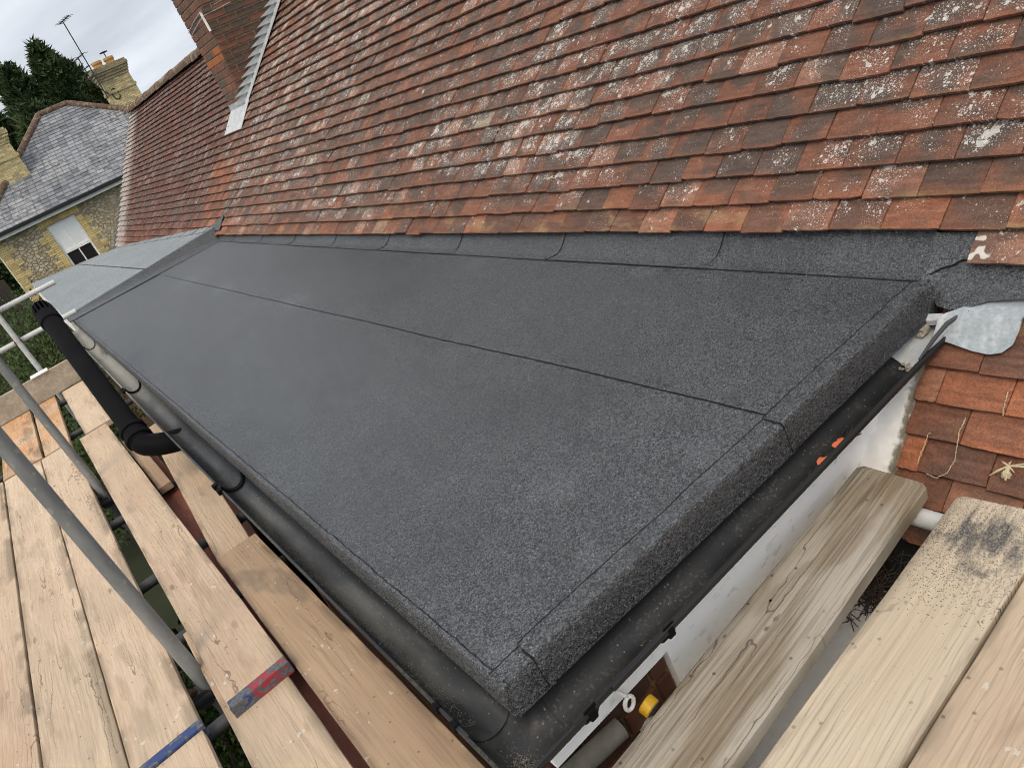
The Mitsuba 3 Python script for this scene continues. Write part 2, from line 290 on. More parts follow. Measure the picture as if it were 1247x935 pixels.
# ------------------------------------------------------------------ helpers
def key_of(name):
    if name not in scene: return name
    i = 1
    while f'{name}_{i:03d}' in scene: i += 1
    return f'{name}_{i:03d}'
taken = set()
def thing(name, label, cat, group=None, kind=None):
    k = name; i = 0
    while k in taken: i += 1; k = f'{name}_{i:03d}'
    taken.add(k)
    labels[k] = {'label': label, 'category': cat}
    if group: labels[k]['group'] = group
    if kind: labels[k]['kind'] = kind
    return k
_cnt = {}
def put(parent, part, mesh, bsdf, smooth=False, uv=None, label=None, kind=None):
    base = f'{parent}__{part}' if part else parent
    n = _cnt.get(base, 0); _cnt[base] = n + 1
    k = base if n == 0 else f'{base}_{n:03d}'
    scene[k] = mikit.ply(mesh, bsdf, smooth=smooth, uv=uv)
    if label or kind:
        labels.setdefault(k, {})
        if label: labels[k]['label'] = label
        if kind: labels[k]['kind'] = kind
    return k
def struct(name, mesh, bsdf, label, smooth=False):
    scene[name] = mikit.ply(mesh, bsdf, smooth=smooth); labels[name] = {'label': label, 'category': name, 'kind': 'structure'}
def TM(v, f): return trimesh.Trimesh(np.asarray(v, float), np.asarray(f), process=False)
def cat(ms): return trimesh.util.concatenate([TM(m.vertices, m.faces) for m in ms])
def unit(a): a = np.asarray(a, float); return a / np.linalg.norm(a)
def box(x0, x1, y0, y1, z0, z1, ch=0.0):
    if not ch:
        m = trimesh.creation.box([x1 - x0, y1 - y0, z1 - z0])
    else:
        pts = []
        for sx in (0, 1):
            for sy in (0, 1):
                for sz in (0, 1):
                    c = np.array([sx * (x1 - x0), sy * (y1 - y0), sz * (z1 - z0)]) - np.array([x1 - x0, y1 - y0, z1 - z0]) / 2
                    for k in range(3):
                        d = c.copy()
                        for j in range(3):
                            if j != k: d[j] -= np.sign(d[j]) * ch
                        pts.append(d)
        m = trimesh.convex.convex_hull(np.array(pts))
    m.apply_translation([(x0 + x1) / 2, (y0 + y1) / 2, (z0 + z1) / 2])
    return m
def frame_box(o, ex, ey, ez, lo, hi, ch=0.0):
    m = box(lo[0], hi[0], lo[1], hi[1], lo[2], hi[2], ch)
    M = np.eye(4); M[:3, 0] = ex; M[:3, 1] = ey; M[:3, 2] = ez; M[:3, 3] = o
    m.apply_transform(M); return m
def tube(pts, r, n=14, closed=True, hollow=0.0):
    pts = np.asarray(pts, float); rr = np.broadcast_to(r, (len(pts),))
    t = np.gradient(pts, axis=0); t /= np.linalg.norm(t, axis=1, keepdims=True)
    ref = np.array([0, 0, 1.]) if abs(t[0][2]) < .9 else np.array([1., 0, 0])
    a = unit(np.cross(t[0], ref)); V = []
    for i in range(len(pts)):
        a = unit(a - t[i] * (a @ t[i])); b = np.cross(t[i], a)
        an = np.arange(n) * 2 * np.pi / n
        V.append(pts[i] + rr[i] * (np.cos(an)[:, None] * a + np.sin(an)[:, None] * b))
    V = np.array(V); F = []
    for i in range(len(pts) - 1):
        for j in range(n):
            k = (j + 1) % n
            F += [[i * n + j, i * n + k, (i + 1) * n + k], [i * n + j, (i + 1) * n + k, (i + 1) * n + j]]
    v = V.reshape(-1, 3)
    if closed and not hollow:
        L = len(v); v = np.vstack([v, pts[0], pts[-1]])
        for j in range(n):
            k = (j + 1) % n
            F += [[L, k, j], [L + 1, (len(pts) - 1) * n + j, (len(pts) - 1) * n + k]]
    m = TM(v, F)
    if hollow:
        inner = tube(pts, np.asarray(rr) - hollow, n, closed=False); inner.invert()
        V2 = inner.vertices; L = len(v); v = np.vstack([v, V2]); F = list(m.faces) + list(inner.faces + L)
        e = (len(pts) - 1) * n
        for j in range(n):
            k = (j + 1) % n
            F += [[j, L + j, L + k], [j, L + k, k], [e + j, e + k, L + e + k], [e + j, L + e + k, L + e + j]]
        m = TM(v, F)
    return m
def slab(fn, us, vs, th, nrm):
    """a sheet: fn(u,v) -> top points; thickness th against nrm; closed all round"""
    U, V = np.meshgrid(us, vs, indexing='ij'); top = fn(U, V); nu, nv = U.shape
    bot = top - th * np.asarray(nrm)
    v = np.vstack([top.reshape(-1, 3), bot.reshape(-1, 3)]); N = nu * nv; idx = np.arange(N).reshape(nu, nv)
    a, b, c, d = idx[:-1, :-1].ravel(), idx[1:, :-1].ravel(), idx[1:, 1:].ravel(), idx[:-1, 1:].ravel()
    F = [np.stack([a, b, c], 1), np.stack([a, c, d], 1), np.stack([a, c, b], 1) + N, np.stack([a, d, c], 1) + N]
    ring = np.concatenate([idx[:, 0], idx[-1, 1:], idx[-2::-1, -1], idx[0, -2:0:-1]])
    nx = np.roll(ring, -1)
    F += [np.stack([ring, ring + N, nx + N], 1), np.stack([ring, nx + N, nx], 1)]
    return TM(v, np.vstack(F))
def wob(x, seed, amp, sc): return (meshkit.fbm(np.stack([np.asarray(x) * sc, np.asarray(x) * 0 + seed * 3.3, np.asarray(x) * 0], -1), 3, seed) - .5) * 2 * amp
def ribbon(pts, w, nrm, up, seed=0):
    """a thin bead of bitumen along a line"""
    pts = np.asarray(pts, float); n = len(pts)
    t = np.gradient(pts, axis=0); t /= np.linalg.norm(t, axis=1, keepdims=True)
    s = np.cross(nrm, t); s /= np.linalg.norm(s, axis=1, keepdims=True)
    r = np.random.default_rng(seed); a = w * (.35 + .9 * r.random(n) ** 1.5); b = w * (.35 + .9 * r.random(n) ** 1.5)
    nn = np.asarray(nrm, float)
    v = np.vstack([pts + s * a[:, None] - nn * .002, pts + nn * up, pts - s * b[:, None] - nn * .002]); F = []
    for i in range(n - 1):
        for k in (0, 1):
            F += [[k * n + i, k * n + i + 1, (k + 1) * n + i + 1], [k * n + i, (k + 1) * n + i + 1, (k + 1) * n + i]]
    return TM(v, F)
def sweep(profile, frames):
    """closed 2-D profile (u,w) placed at frames (origin, u-vector, w-vector)"""
    n = len(profile); V = []
    for o, u, w in frames: V.append(np.asarray(o) + profile[:, :1] * u + profile[:, 1:] * w)
    V = np.vstack(V); F = []; L = len(frames)
    for i in range(L - 1):
        for j in range(n):
            k = (j + 1) % n
            F += [[i * n + j, i * n + k, (i + 1) * n + k], [i * n + j, (i + 1) * n + k, (i + 1) * n + j]]
    for e, fl in ((0, 1), (L - 1, -1)):
        tri = trimesh.creation.triangulate_polygon(sg.Polygon(profile), engine='earcut')
        ff = np.asarray(tri[1])
        lut = [int(np.argmin(((profile - q) ** 2).sum(1))) for q in np.asarray(tri[0])]
        for t in ff: F.append([e * n + lut[t[0]], e * n + lut[t[1]], e * n + lut[t[2]]][::fl])
    m = TM(V, F); return m
def area_px(c, sz):
    q = c - CAM; d = q @ FWD
    x, y = q @ RIGHT / d * 768.7 + 512, q @ DOWN / d * 768.7 + 383.5
    ok = (d > .2) & (x > -20) & (x < 1044) & (y > -20) & (y < 787)
    return np.where(ok, sz / np.maximum(d, .1) ** 2, -1)

# ------------------------------------------------------------------ ground
g = np.linspace(-1, 1, 61); g = np.sign(g) * np.abs(g) ** 2.2 * 400
GX, GY = np.meshgrid(g - 8, g, indexing='ij'); GZ = -2.75 + .12 * (meshkit.fbm(np.stack([GX * .3, GY * .3, GX * 0], -1), 3, 5) - .5)
idx = np.arange(61 * 61).reshape(61, 61)
fq = np.stack([idx[:-1, :-1].ravel(), idx[1:, :-1].ravel(), idx[1:, 1:].ravel(), idx[:-1, 1:].ravel()], 1)
struct('ground', (np.stack([GX, GY, GZ], -1).reshape(-1, 3), fq), 'M_grass', 'dark garden ground below the scaffold')

# ------------------------------------------------------------------ main house: tiled roof, ridge, chimney
house = thing('tiled_house', 'old house with a steep red clay tiled roof and brick stack, filling the upper photo', 'house')
W, GA = .167, .0994
def und(x, s):
    q = np.stack([np.asarray(x) * .45, np.asarray(s) * .8 + 3, np.asarray(x) * 0], -1)
    far = np.clip((-8.2 - np.asarray(x)) / 2.5, 0, 1)
    return .030 * (meshkit.fbm(q, 3, 11) - .5) - .02 * far
def verge(s): return -15.45 - 1.05 * s
RIDGE_S = 2.80
tiles = []
def tile_mesh(x0, s0, lift, rot, seed, fine, slip, wdt=W):
    r = np.random.default_rng(seed)
    nx, ny = (6, 7) if fine else (3, 2)
    L = .262; w = wdt - .003
    u = np.linspace(0, 1, nx + 1); v = np.linspace(0, 1, ny + 1) ** 1.3
    Ug, Vg = np.meshgrid(u, v, indexing='ij')
    X = (Ug - .5) * w; S = Vg * L
    if fine:
        q = np.stack([Ug * 4, Vg * 5, np.full_like(Ug, seed * 1.7)], -1)
        nz = meshkit.fbm(q, 3, 2) - .5
        wear = np.where(Vg == 0, 1., 0.); X = X + .0022 * (meshkit.noise(q * 2.3, 5) - .5)
        S = S + wear * (.0032 * (meshkit.noise(q * 2.1, 9) - .5))
        cx = np.abs(Ug - .5) * 2
        S = S + wear * np.where(cx > .95, r.random() ** 3 * .006, 0)
    else: nz = 0
    th = .0132
    Z = th + .0016 * (1 - (2 * Ug - 1) ** 2) + .003 * (1 - (2 * Vg - 1) ** 2) + .0022 * nz
    if fine: Z = Z - np.where(Vg == 0, .0022, 0) - np.where((Ug == 0) | (Ug == 1), .0012, 0)
    c, sn = math.cos(rot), math.sin(rot)
    Xr, Sr = X * c - S * sn, X * sn + S * c
    xx = x0 + w / 2 + Xr; ss = s0 + slip + Sr
    # the tile lies on the two below it: the tail rides high
    def place(Zl):
        o = und(xx, np.minimum(ss, s0 + .1)) + lift + Zl + .067 * (1 - Vg) - .077
        return roofpt(xx, ss, o)
    top = place(Z); bot = place(Z * 0)
    n = (nx + 1) * (ny + 1); idx = np.arange(n).reshape(nx + 1, ny + 1)
    a, b, cc, d = idx[:-1, :-1].ravel(), idx[1:, :-1].ravel(), idx[1:, 1:].ravel(), idx[:-1, 1:].ravel()
    ring = np.concatenate([idx[:, 0], idx[-1, 1:], idx[-2::-1, -1], idx[0, -2:0:-1]]); nxg = np.roll(ring, -1)
    F = np.vstack([np.stack([a, b, cc], 1), np.stack([a, cc, d], 1), np.stack([ring, ring + n, nxg + n], 1), np.stack([ring, nxg + n, nxg], 1)])
    F = np.vstack([F, [[n + idx[0, 0], n + idx[0, -1], n + idx[-1, -1]], [n + idx[0, 0], n + idx[-1, -1], n + idx[-1, 0]]]])
    uv = np.stack([Ug.ravel() * .9 + .05, Vg.ravel()], 1)
    return np.vstack([top.reshape(-1, 3), bot.reshape(-1, 3)]), F, np.vstack([uv, uv])
specs = []
for k in range(-9, 29):
    s0 = GA * k
    if k < 0:
        s0 = {-1: -.092, -2: -.185, -3: -.278, -4: -.3715, -5: -.465, -6: -.557, -7: -.65, -8: -.735, -9: -.83}[k]
    ph = (-.012 * (k / 2) if k % 2 == 0 else -.087 - .011 * (k - 1) / 2) if k >= 0 else None
    if k < 0: ph = -.058 if k % 2 else .026
    if k == -1: ph = -.076
    i0, i1 = -112, 14
    xs = ph + W * np.arange(i0, i1)
    for i, x in enumerate(xs):
        r = np.random.default_rng((k + 20) * 1000 + i)
        if x < verge(s0) + (.04 if k % 2 else 0): continue
        if k < 0 and x < -.15 and x > -8.05: continue      # the flat roof stands here
        if k < 0 and x < -.15 and s0 < -.06 - .055 * (-8 - x) - .32: continue
        if -3 <= k <= -2 and x > -.2: continue
        if k == -1 and -.15 <= x < -.08: continue
        if k < -3 and -.15 <= x < -.075: continue
        fine = x > -3.2
        specs.append((x, s0, (r.random() - .5) * .0036 + (r.random() < .04) * .004, (r.random() - .5) * .012, (k + 20) * 1000 + i, fine, (r.random() - .5) * .006 + (r.random() < .05) * -.008, W))
for k, xr in ((-4, -.062), (-5, -.058), (-6, -.05), (-7, -.052), (-8, -.058), (-9, -.05)):   # tiles cut against the cheek wall
    s0 = {-4: -.3715, -5: -.465, -6: -.557, -7: -.65, -8: -.735, -9: -.83}[k]
    x1 = -.058 if k % 2 else .026
    x0 = -.118 - .0 * k
    specs.append((x0, s0, 0, 0, 77 + k, True, 0, x1 - x0))
cen = np.array([roofpt(s[0] + .08, s[1] + .05) for s in specs]); ar = area_px(cen, np.ones(len(specs)))
keep = set(np.argsort(-ar)[:300].tolist())
fv, ff, fu, off = [], [], [], 0
for i, s in enumerate(specs):
    v, f, uv = tile_mesh(*s); uv = uv + [i + 1, 0]
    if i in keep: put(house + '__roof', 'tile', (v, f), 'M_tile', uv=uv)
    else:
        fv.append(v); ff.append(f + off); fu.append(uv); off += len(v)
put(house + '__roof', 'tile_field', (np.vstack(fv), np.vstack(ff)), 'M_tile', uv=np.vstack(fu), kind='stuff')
# roof boarding below the tiles, back slope and gable
def rp(x, s, o): return roofpt(x, s, o)
Xe = 1.9
A = [rp(-15.3, -.62, -.03), rp(-8.0, -.62, -.03), rp(-8.0, -.06, -.03), rp(-.1, -.06, -.03), rp(-.1, -1.25, -.03), rp(Xe, -1.25, -.03), rp(Xe, RIDGE_S, -.03), rp(verge(RIDGE_S) + .1, RIDGE_S, -.03)]
poly = sg.Polygon([(a[0], a[1] / CP + 0 * a[2]) for a in A])
tv, tf = trimesh.creation.triangulate_polygon(poly, engine='earcut')
tv = np.asarray(tv)
top3 = np.stack([tv[:, 0], tv[:, 1] * CP, tv[:, 1] * SP], 1) - np.array([0, 0, .115])
ry, rz = RIDGE_S * CP, RIDGE_S * SP
back = np.array([[-18.3, ry, rz - .05], [Xe, ry, rz - .05], [Xe, 2 * ry + .6, -.6], [-15.3, 2 * ry + .6, -.6]])
put(house + '__roof', 'underlay', TM(np.vstack([top3, back]), np.vstack([np.asarray(tf), [[len(tv), len(tv) + 1, len(tv) + 2], [len(tv), len(tv) + 2, len(tv) + 3]]])), 'M_black')
put(house, 'wall', cat([box(-15.2, Xe, .25, 2 * ry, -2.9, -.62), TM([[-15.22, -.2, -2.8], [-15.22, 2 * ry + .2, -2.8], [-15.22, 2 * ry + .2, -.6], [-15.6, ry, rz - 1.6], [-15.22, -.2, -.45]], [[0, 1, 2], [0, 2, 4], [4, 2, 3]])]), 'M_brick_dark', uv=None)
# ridge tiles
for i in range(34):
    x1 = Xe - .45 * 2 - i * .0; 
nr = 52
for i in range(nr):
    x0 = verge(RIDGE_S) + i * .40
    if x0 > Xe: break
    an = np.linspace(-1.75, 1.75, 9); rr = .112
    r = np.random.default_rng(500 + i); dz = (r.random() - .5) * .012 + und(x0, RIDGE_S)
    pr = np.vstack([np.stack([np.sin(an) * rr, np.cos(an) * rr * .95], 1), np.stack([np.sin(an[::-1]) * (rr - .016), np.cos(an[::-1]) * (rr - .016) * .95], 1)])
    o0, o1 = np.array([x0, ry + .02, rz + .0 + dz]), np.array([x0 + .393, ry + .02, rz + .004 + dz])
    put(house + '__roof', 'ridge_tile', sweep(pr, [(o0, np.array([0, 1., 0]), np.array([0, 0, 1.])), (o1, np.array([0, 1., 0]), np.array([0, 0, 1.]))]), 'M_ridge', smooth=35)

# chimney: front face y = 1.08, bottom at the slope, courses of 75 mm
YC, XL, ZB = 1.08, -8.65, 1.036
def xr_at(z): return -8.17 + .30 * np.clip((z - 1.03) / 1.0, 0, 1.4)
HT = 3.2
core = []
zz = np.linspace(.7, HT, 12)
v = []
for z in zz:
    x1 = xr_at(z) - .008
    v += [[XL + .008, YC + .008, z], [x1, YC + .008, z], [x1, YC + 1.3, z], [XL + .008, YC + 1.3, z]]
F = []
for i in range(len(zz) - 1):
    for j in range(4):
        a, b = i * 4 + j, i * 4 + (j + 1) % 4
        F += [[a, b, b + 4], [a, b + 4, a + 4]]
n = len(v); F += [[n - 4, n - 3, n - 2], [n - 4, n - 2, n - 1]]
put(house + '__chimney', 'mortar_core', TM(v, F), 'M_joint_red')
bid = 0
for c in range(30):
    z0 = .985 + .075 * c
    if z0 > 3.1: break
    x1 = float(xr_at(z0 + .03))
    # front face bricks
    x = XL
    step = [.215, .1025] if c % 2 else [.1025, .215]
    j = 0
    while x < x1 - .03:
        wd = step[j % 2] if x1 - x > .33 else min(.215, x1 - x)
        wd = min(wd, x1 - x)
        if x1 - (x + wd) < .04: wd = x1 - x
        zl = max(z0, ZB - .02)
        r = np.random.default_rng(bid)
        pz = (r.random() - .5) * .004
        m = box(x + .005, x + wd - .005, YC - .004 + pz, YC + .06, z0 + .005, z0 + .07, .004)
        uv = np.full((len(m.vertices), 2), (bid * 7 % 997 + .5) / 1000.)
        hotb = c == 7 or (c == 8 and x + wd > x1 - .12)
        put(house + '__chimney', 'brick', m, 'M_brick_orange' if hotb else 'M_brick_red', uv=uv, label='bright orange brick at the corner of the stack' if hotb else None); bid += 1
        x += wd + (0.0); j += 1
    # right face bricks up to where the slope cuts them
    ymax = (z0 + .075) / TP - .07
    y = YC + (.0 if c % 2 else .0); j = c % 2
    if c % 2:
        m = box(x1 - .06, x1 + .003, YC + .005, YC + .098, z0 + .005, z0 + .07, .004)
        put(house + '__chimney', 'brick', m, 'M_brick_red', uv=np.full((len(m.vertices), 2), (bid * 7 % 997 + .5) / 1000.)); bid += 1
    y += .105 if c % 2 else .0
    while y < min(ymax, YC + 1.25):
        wd = .22
        y1 = min(y + wd, ymax + .05)
        if y1 - y > .03:
            r = np.random.default_rng(bid + 1000)
            px = (r.random() - .5) * .004
            m = box(x1 - .06, x1 + .004 + px, y + .005, y1 - .005, z0 + .005, z0 + .07, .004)
            uv = np.full((len(m.vertices), 2), (bid * 7 % 997 + .5) / 1000.)
            put(house + '__chimney', 'brick', m, 'M_brick_red', uv=uv); bid += 1
        y += wd
# stepped lead flashing on the right face, with its skirt over the tiles
steps = []
for c in range(1, 20):
    z0 = .985 + .075 * c
    x1 = float(xr_at(z0)) + .030
    yr = z0 / TP
    pts = np.array([[x1, yr - .19, z0 + .002], [x1, yr + .11, z0 + .002], [x1, yr + .11, z0 + .10], [x1, yr + .02, z0 + .085]])
    pts2 = pts + [.004, 0, 0]
    steps.append(TM(np.vstack([pts, pts2]), [[4, 5, 6], [4, 6, 7], [0, 2, 1], [0, 3, 2], [0, 1, 5], [0, 5, 4], [1, 2, 6], [1, 6, 5], [2, 3, 7], [2, 7, 6], [3, 0, 4], [3, 4, 7]]))
put(house + '__chimney', 'stepped_flashing', cat(steps), 'M_lead_pale', label='stepped grey lead flashing up the stack side')
sl = slab(lambda U, V: np.stack([xr_at(U * SP) + .01 + V * .15, U * CP, U * SP], -1) + NR * .014, np.linspace(1.28, 2.95, 24), np.linspace(0, 1, 4), .004, NR)
put(house + '__chimney', 'side_skirt', sl, 'M_lead_pale')
ap = slab(lambda U, V: np.stack([U, V * CP, V * SP], -1) + NR * (.014 + 0 * U[..., None]), np.linspace(XL - .02, -7.98, 10), np.linspace(1.20, 1.53, 6), .004, NR)
put(house + '__chimney', 'lead_apron', ap, 'M_lead_pale', label='pale lead apron at the foot of the stack')
apu = box(XL - .015, -8.13, YC - .014, YC - .008, .99, 1.10)
put(house + '__chimney', 'apron_upstand', apu, 'M_lead')
put(house + '__chimney', 'white_strip', box(-7.945, -7.92, YC - .025, YC - .006, 1.80, 1.99), 'M_paint')
for z1 in (1.93, 1.98):
    put(house + '__chimney', 'cable', tube([[XL, YC - .012, z1 - .05], [-8.3, YC - .014, z1 - .01], [-7.9, YC - .016, z1 + .02], [-7.86, YC + .3, z1 + .04]], .003, 6), 'M_galv_light')

# ------------------------------------------------------------------ flat felt roof
flat = thing('flat_roof', 'wide charcoal mineral felt flat roof with torched seams, across the middle', 'flat roof')
NZ = np.array([0, 0, 1.])
def xv(y): return -.147 - .0265 * (-.16 - np.asarray(y)) / 1.0
def fz(x, y, o=0.0):
    q = np.stack([np.asarray(x) * 1.6, np.asarray(y) * 2.2, np.asarray(x) * 0], -1)
    return zflat(x) + .007 * (meshkit.fbm(q, 3, 21) - .5) + o
YM = -.748
put(flat, 'felt_sheet', slab(lambda U, V: (lambda Y: np.stack([xv(Y) - .02 - U, Y, fz(xv(Y) - .02 - U, Y)], -1))(-1.652 + V * (YM + .06 + 1.652)), np.linspace(0, 7.72, 120), np.linspace(0, 1, 20), .012, NZ), 'M_felt', smooth=30)
def mid(U): return YM + wob(U, 4, .006, 1.2) + wob(U, 9, .002, 14)
put(flat, 'felt_sheet', slab(lambda U, V: (lambda Y: np.stack([xv(Y) - .02 - U, Y, fz(xv(Y) - .02 - U, Y, .0045)], -1))(mid(U) + V * ((zflat(-.2 - U) + .03 * CP) / TP + .03 * SP + .012 - mid(U))), np.linspace(0, 7.72, 160), np.linspace(0, 1, 16), .012, NZ), 'M_felt', smooth=30)
us = np.linspace(.03, 7.2, 420)
xx = xv(YM) - .02 - us; yy = mid(us)
put(flat, 'lap_bead', ribbon(np.stack([xx, yy - .001, fz(xx, yy, .001)], -1), .0011, NZ, .0030, 3), 'M_bitumen')
# right-hand verge cap: three lengths with a lap between them
def verge_cap(y0, y1, lift, seed, wtop=.052):
    n = int(abs(y1 - y0) / .01) + 2
    ys = np.linspace(y0, y1, n)
    se = wtop + wob(ys, seed, .006, 7) + wob(ys, seed + 5, .0025, 40)
    prof = [(-1, 0.0), (-.6, 0.0), (-.25, .0), (-.007, 0.0), (0, -.0015), (.003, -.0055), (.0055, -.014), (.007, -.03), (.0085, -.055), (.0095, -.082), (.0095, -.086), (.004, -.087)]
    rows = []
    for a, dz in prof:
        X = xv(ys) + (a * se if a < -.1 else a)
        rows.append(np.stack([X, ys, fz(np.minimum(X, xv(ys)), ys, lift) + dz + wob(ys, seed + 8, .0012, 9)], -1))
    R = np.array(rows)
    V = R.reshape(-1, 3); m = len(rows); F = []
    for i in range(m - 1):
        for j in range(n - 1):
            a, b = i * n + j, i * n + j + 1
            F += [[a, b, b + n], [a, b + n, a + n]]
    inner = V - np.array([.006, 0, .006]); N = len(V)
    F = np.array(F); FF = [F, F[:, ::-1] + N]
    idx = np.arange(N).reshape(m, n)
    ring = np.concatenate([idx[:, 0], idx[-1, 1:], idx[-2::-1, -1], idx[0, -2:0:-1]]); nx = np.roll(ring, -1)
    FF += [np.stack([ring, ring + N, nx + N], 1), np.stack([ring, nx + N, nx], 1)]
    put(flat, 'verge_cap', TM(np.vstack([V, inner]), np.vstack(FF)), 'M_felt', smooth=32)
    e = rows[0]
    put(flat, 'lap_bead', ribbon(e - [.001, 0, .004], .0045, NZ, .006, seed), 'M_bitumen')
    return R
RA = verge_cap(-.118, -.775, .0115, 2)
RB = verge_cap(-.758, -1.575, .0075, 3)
RC = verge_cap(-1.56, -1.655, .0045, 6, .046)
for R, up in ((RA, .001), (RB, .001)):      # bitumen at the laps, running over the edge
    j = R.shape[1] - 1
    pts = R[:, j]; pts = pts[1:-1]
    N = unit([.6, -.2, .8])
    put(flat, 'lap_bead', ribbon(pts + [0, -.002, 0], .0035, N, .003, 31), 'M_bitumen')
# front drip strip
def drip():
    n = 620; xs = np.linspace(-.178, -7.9, n)
    se = .009 + .003 * np.abs(wob(xs, 3, 1, 8)) + wob(xs, 7, .003, 40)
    prof = [(1, .0045), (.4, .005), (0, .0042), (-.003, .001), (-.006, -.006), (-.0085, -.018), (-.011, -.036), (-.0125, -.060), (-.008, -.061)]
    rows = []
    for a, dz in prof:
        Y = -1.655 + (a * se if a > 0 else a * 1.0 + wob(xs, 12, .0015, 5))
        rows.append(np.stack([xs, Y, fz(xs, np.maximum(Y, -1.655)) + dz], -1))
    R = np.array(rows); V = R.reshape(-1, 3); m = len(rows); F = []
    idx = np.arange(len(V)).reshape(m, n)
    a, b, c, d = idx[:-1, :-1].ravel(), idx[1:, :-1].ravel(), idx[1:, 1:].ravel(), idx[:-1, 1:].ravel()
    F = np.vstack([np.stack([a, b, c], 1), np.stack([a, c, d], 1)]); N = len(V)
    inner = V + np.array([0, .006, -.006])
    ring = np.concatenate([idx[:, 0], idx[-1, 1:], idx[-2::-1, -1], idx[0, -2:0:-1]]); nx = np.roll(ring, -1)
    put(flat, 'drip_strip', TM(np.vstack([V, inner]), np.vstack([F, F[:, ::-1] + N, np.stack([ring, ring + N, nx + N], 1), np.stack([ring, nx + N, nx], 1)])), 'M_felt', smooth=32)
    put(flat, 'lap_bead', ribbon(rows[0] - [0, 0, .0025], .0038, NZ, .004, 8), 'M_bitumen')
drip()
an = np.linspace(-.15, np.pi / 2 + .15, 14); cxy = np.array([float(xv(-1.651)) - .004, -1.651])
pr = [(-.012, .0085), (.002, .008), (.006, .005), (.009, -.003), (.0115, -.018), (.013, -.045), (.0145, -.078), (.009, -.079)]
def corner(U, V):
    a = -.15 + U * (np.pi / 2 + .3); k = V * 7
    o = np.interp(k, np.arange(8), [q[0] for q in pr]); h = np.interp(k, np.arange(8), [q[1] for q in pr])
    return np.stack([cxy[0] + np.cos(a) * o, cxy[1] - np.sin(a) * o, float(zflat(-.19)) + h], -1)
put(flat, 'corner_patch', slab(corner, np.linspace(0, 1, 16), np.linspace(0, 1, 29), .003, unit([1, -1, 1])), 'M_felt', smooth=40)
# upstand onto the slope, in lengths of about 0.9 m
joints = [-.19, -.93, -1.83, -2.73, -3.63, -4.52, -5.4, -6.3, -7.2, -7.9]
for a, b in zip(joints[:-1], joints[1:]):
    i = joints.index(a)
    def up_fn(U, V, a=a, b=b, i=i):
        X = a + (b - a) * U
        X = X - np.where(V < .55, (.55 - V) ** 2 * .22 * U, 0)          # the lap leans where it was dressed round the corner
        y0 = (zflat(X) + .004 + .03 * CP) / TP + .03 * SP
        s0 = y0 / CP
        ssv = s0 - .085 + .205 * V
        pt = roofpt(X, ssv, -.03)
        zf = fz(X, pt[..., 1], .009)
        k = .02
        d = pt[..., 2] - zf
        pt[..., 2] = zf + .5 * (d + np.sqrt(d * d + k * k)) - k * .35 + .004 + .002 * (i % 2)
        return pt
    put(flat, 'upstand', slab(up_fn, np.linspace(0, 1.012, 26), np.linspace(0, 1, 16), .005, NR), 'M_felt', smooth=40)
    V = np.linspace(.02, 1, 26)
    if i < len(joints) - 2:
        put(flat, 'lap_bead', ribbon(up_fn(np.full(26, 1.0), V) + NR * .0005, .0026, NR, .004, 40 + i), 'M_bitumen')
    U = np.linspace(0, 1, 70)
    put(flat, 'lap_bead', ribbon(up_fn(U, U * 0 + .015) + [0, -.001, .0], .0009, NZ, .0015, 60 + i), 'M_bitumen')
# felt apron on the slope to the right
def apron_pts(l): return [(x, s) for x, s in l]
edge_low = [(-.196, -.128), (-.172, -.156), (-.126, -.208), (-.09, -.218), (-.051, -.214), (-.002, -.187), (.079, -.176), (.5, -.172), (1.5, -.17)]
el = np.array(edge_low); el[0] = (-.188, -.142)
def ap_fn(U, V):
    X = np.interp(U, np.linspace(0, 1, len(el)), el[:, 0]); lo = np.interp(U, np.linspace(0, 1, len(el)), el[:, 1])
    S = lo + (.0 - lo) * V
    curl = .012 * np.exp(-((X + .185) / .022) ** 2) * (1 - V) ** 3
    return roofpt(X, S, -.0215 + .0155 * np.clip((-S - .10) / .07, 0, 1) * np.clip((X + .19) / .08, 0, 1) + .003 * (meshkit.fbm(np.stack([X * 9, S * 9, X * 0], -1), 2, 4) - .5)) + curl[..., None] * np.array([-.1, -.3, 1.])
put(flat, 'felt_apron', slab(ap_fn, np.linspace(0, 1, 90), np.linspace(0, 1, 22), .005, NR), 'M_felt', smooth=40)
Ue = np.linspace(0, .52, 60)
put(flat, 'lap_bead', ribbon(ap_fn(Ue, Ue * 0) + NR * -.001, .003, NR, .002, 91), 'M_bitumen')
cz = np.array([(-.062, -.062), (-.085, -.075), (-.105, -.082), (-.112, -.09), (-.135, -.098), (-.15, -.104), (-.165, -.118), (-.183, -.124), (-.2, -.13)])
ci = np.linspace(0, 1, 34); cx = np.interp(ci, np.linspace(0, 1, 9), cz[:, 0]); cs = np.interp(ci, np.linspace(0, 1, 9), cz[:, 1])
put(flat, 'lap_bead', ribbon(roofpt(cx, cs, -.0185), .004, NR, .003, 92), 'M_bitumen')
put(flat, 'edge_timber', cat([box(-7.9, -.20, -1.650, -.06, -.23, -.125)]), 'M_twig')
put(flat, 'eaves_batten', frame_box([0, 0, 0], np.array([1., 0, 0]), UP, NR, [-7.7, .012, -.060], [-.1, .05, -.034]), 'M_twig')

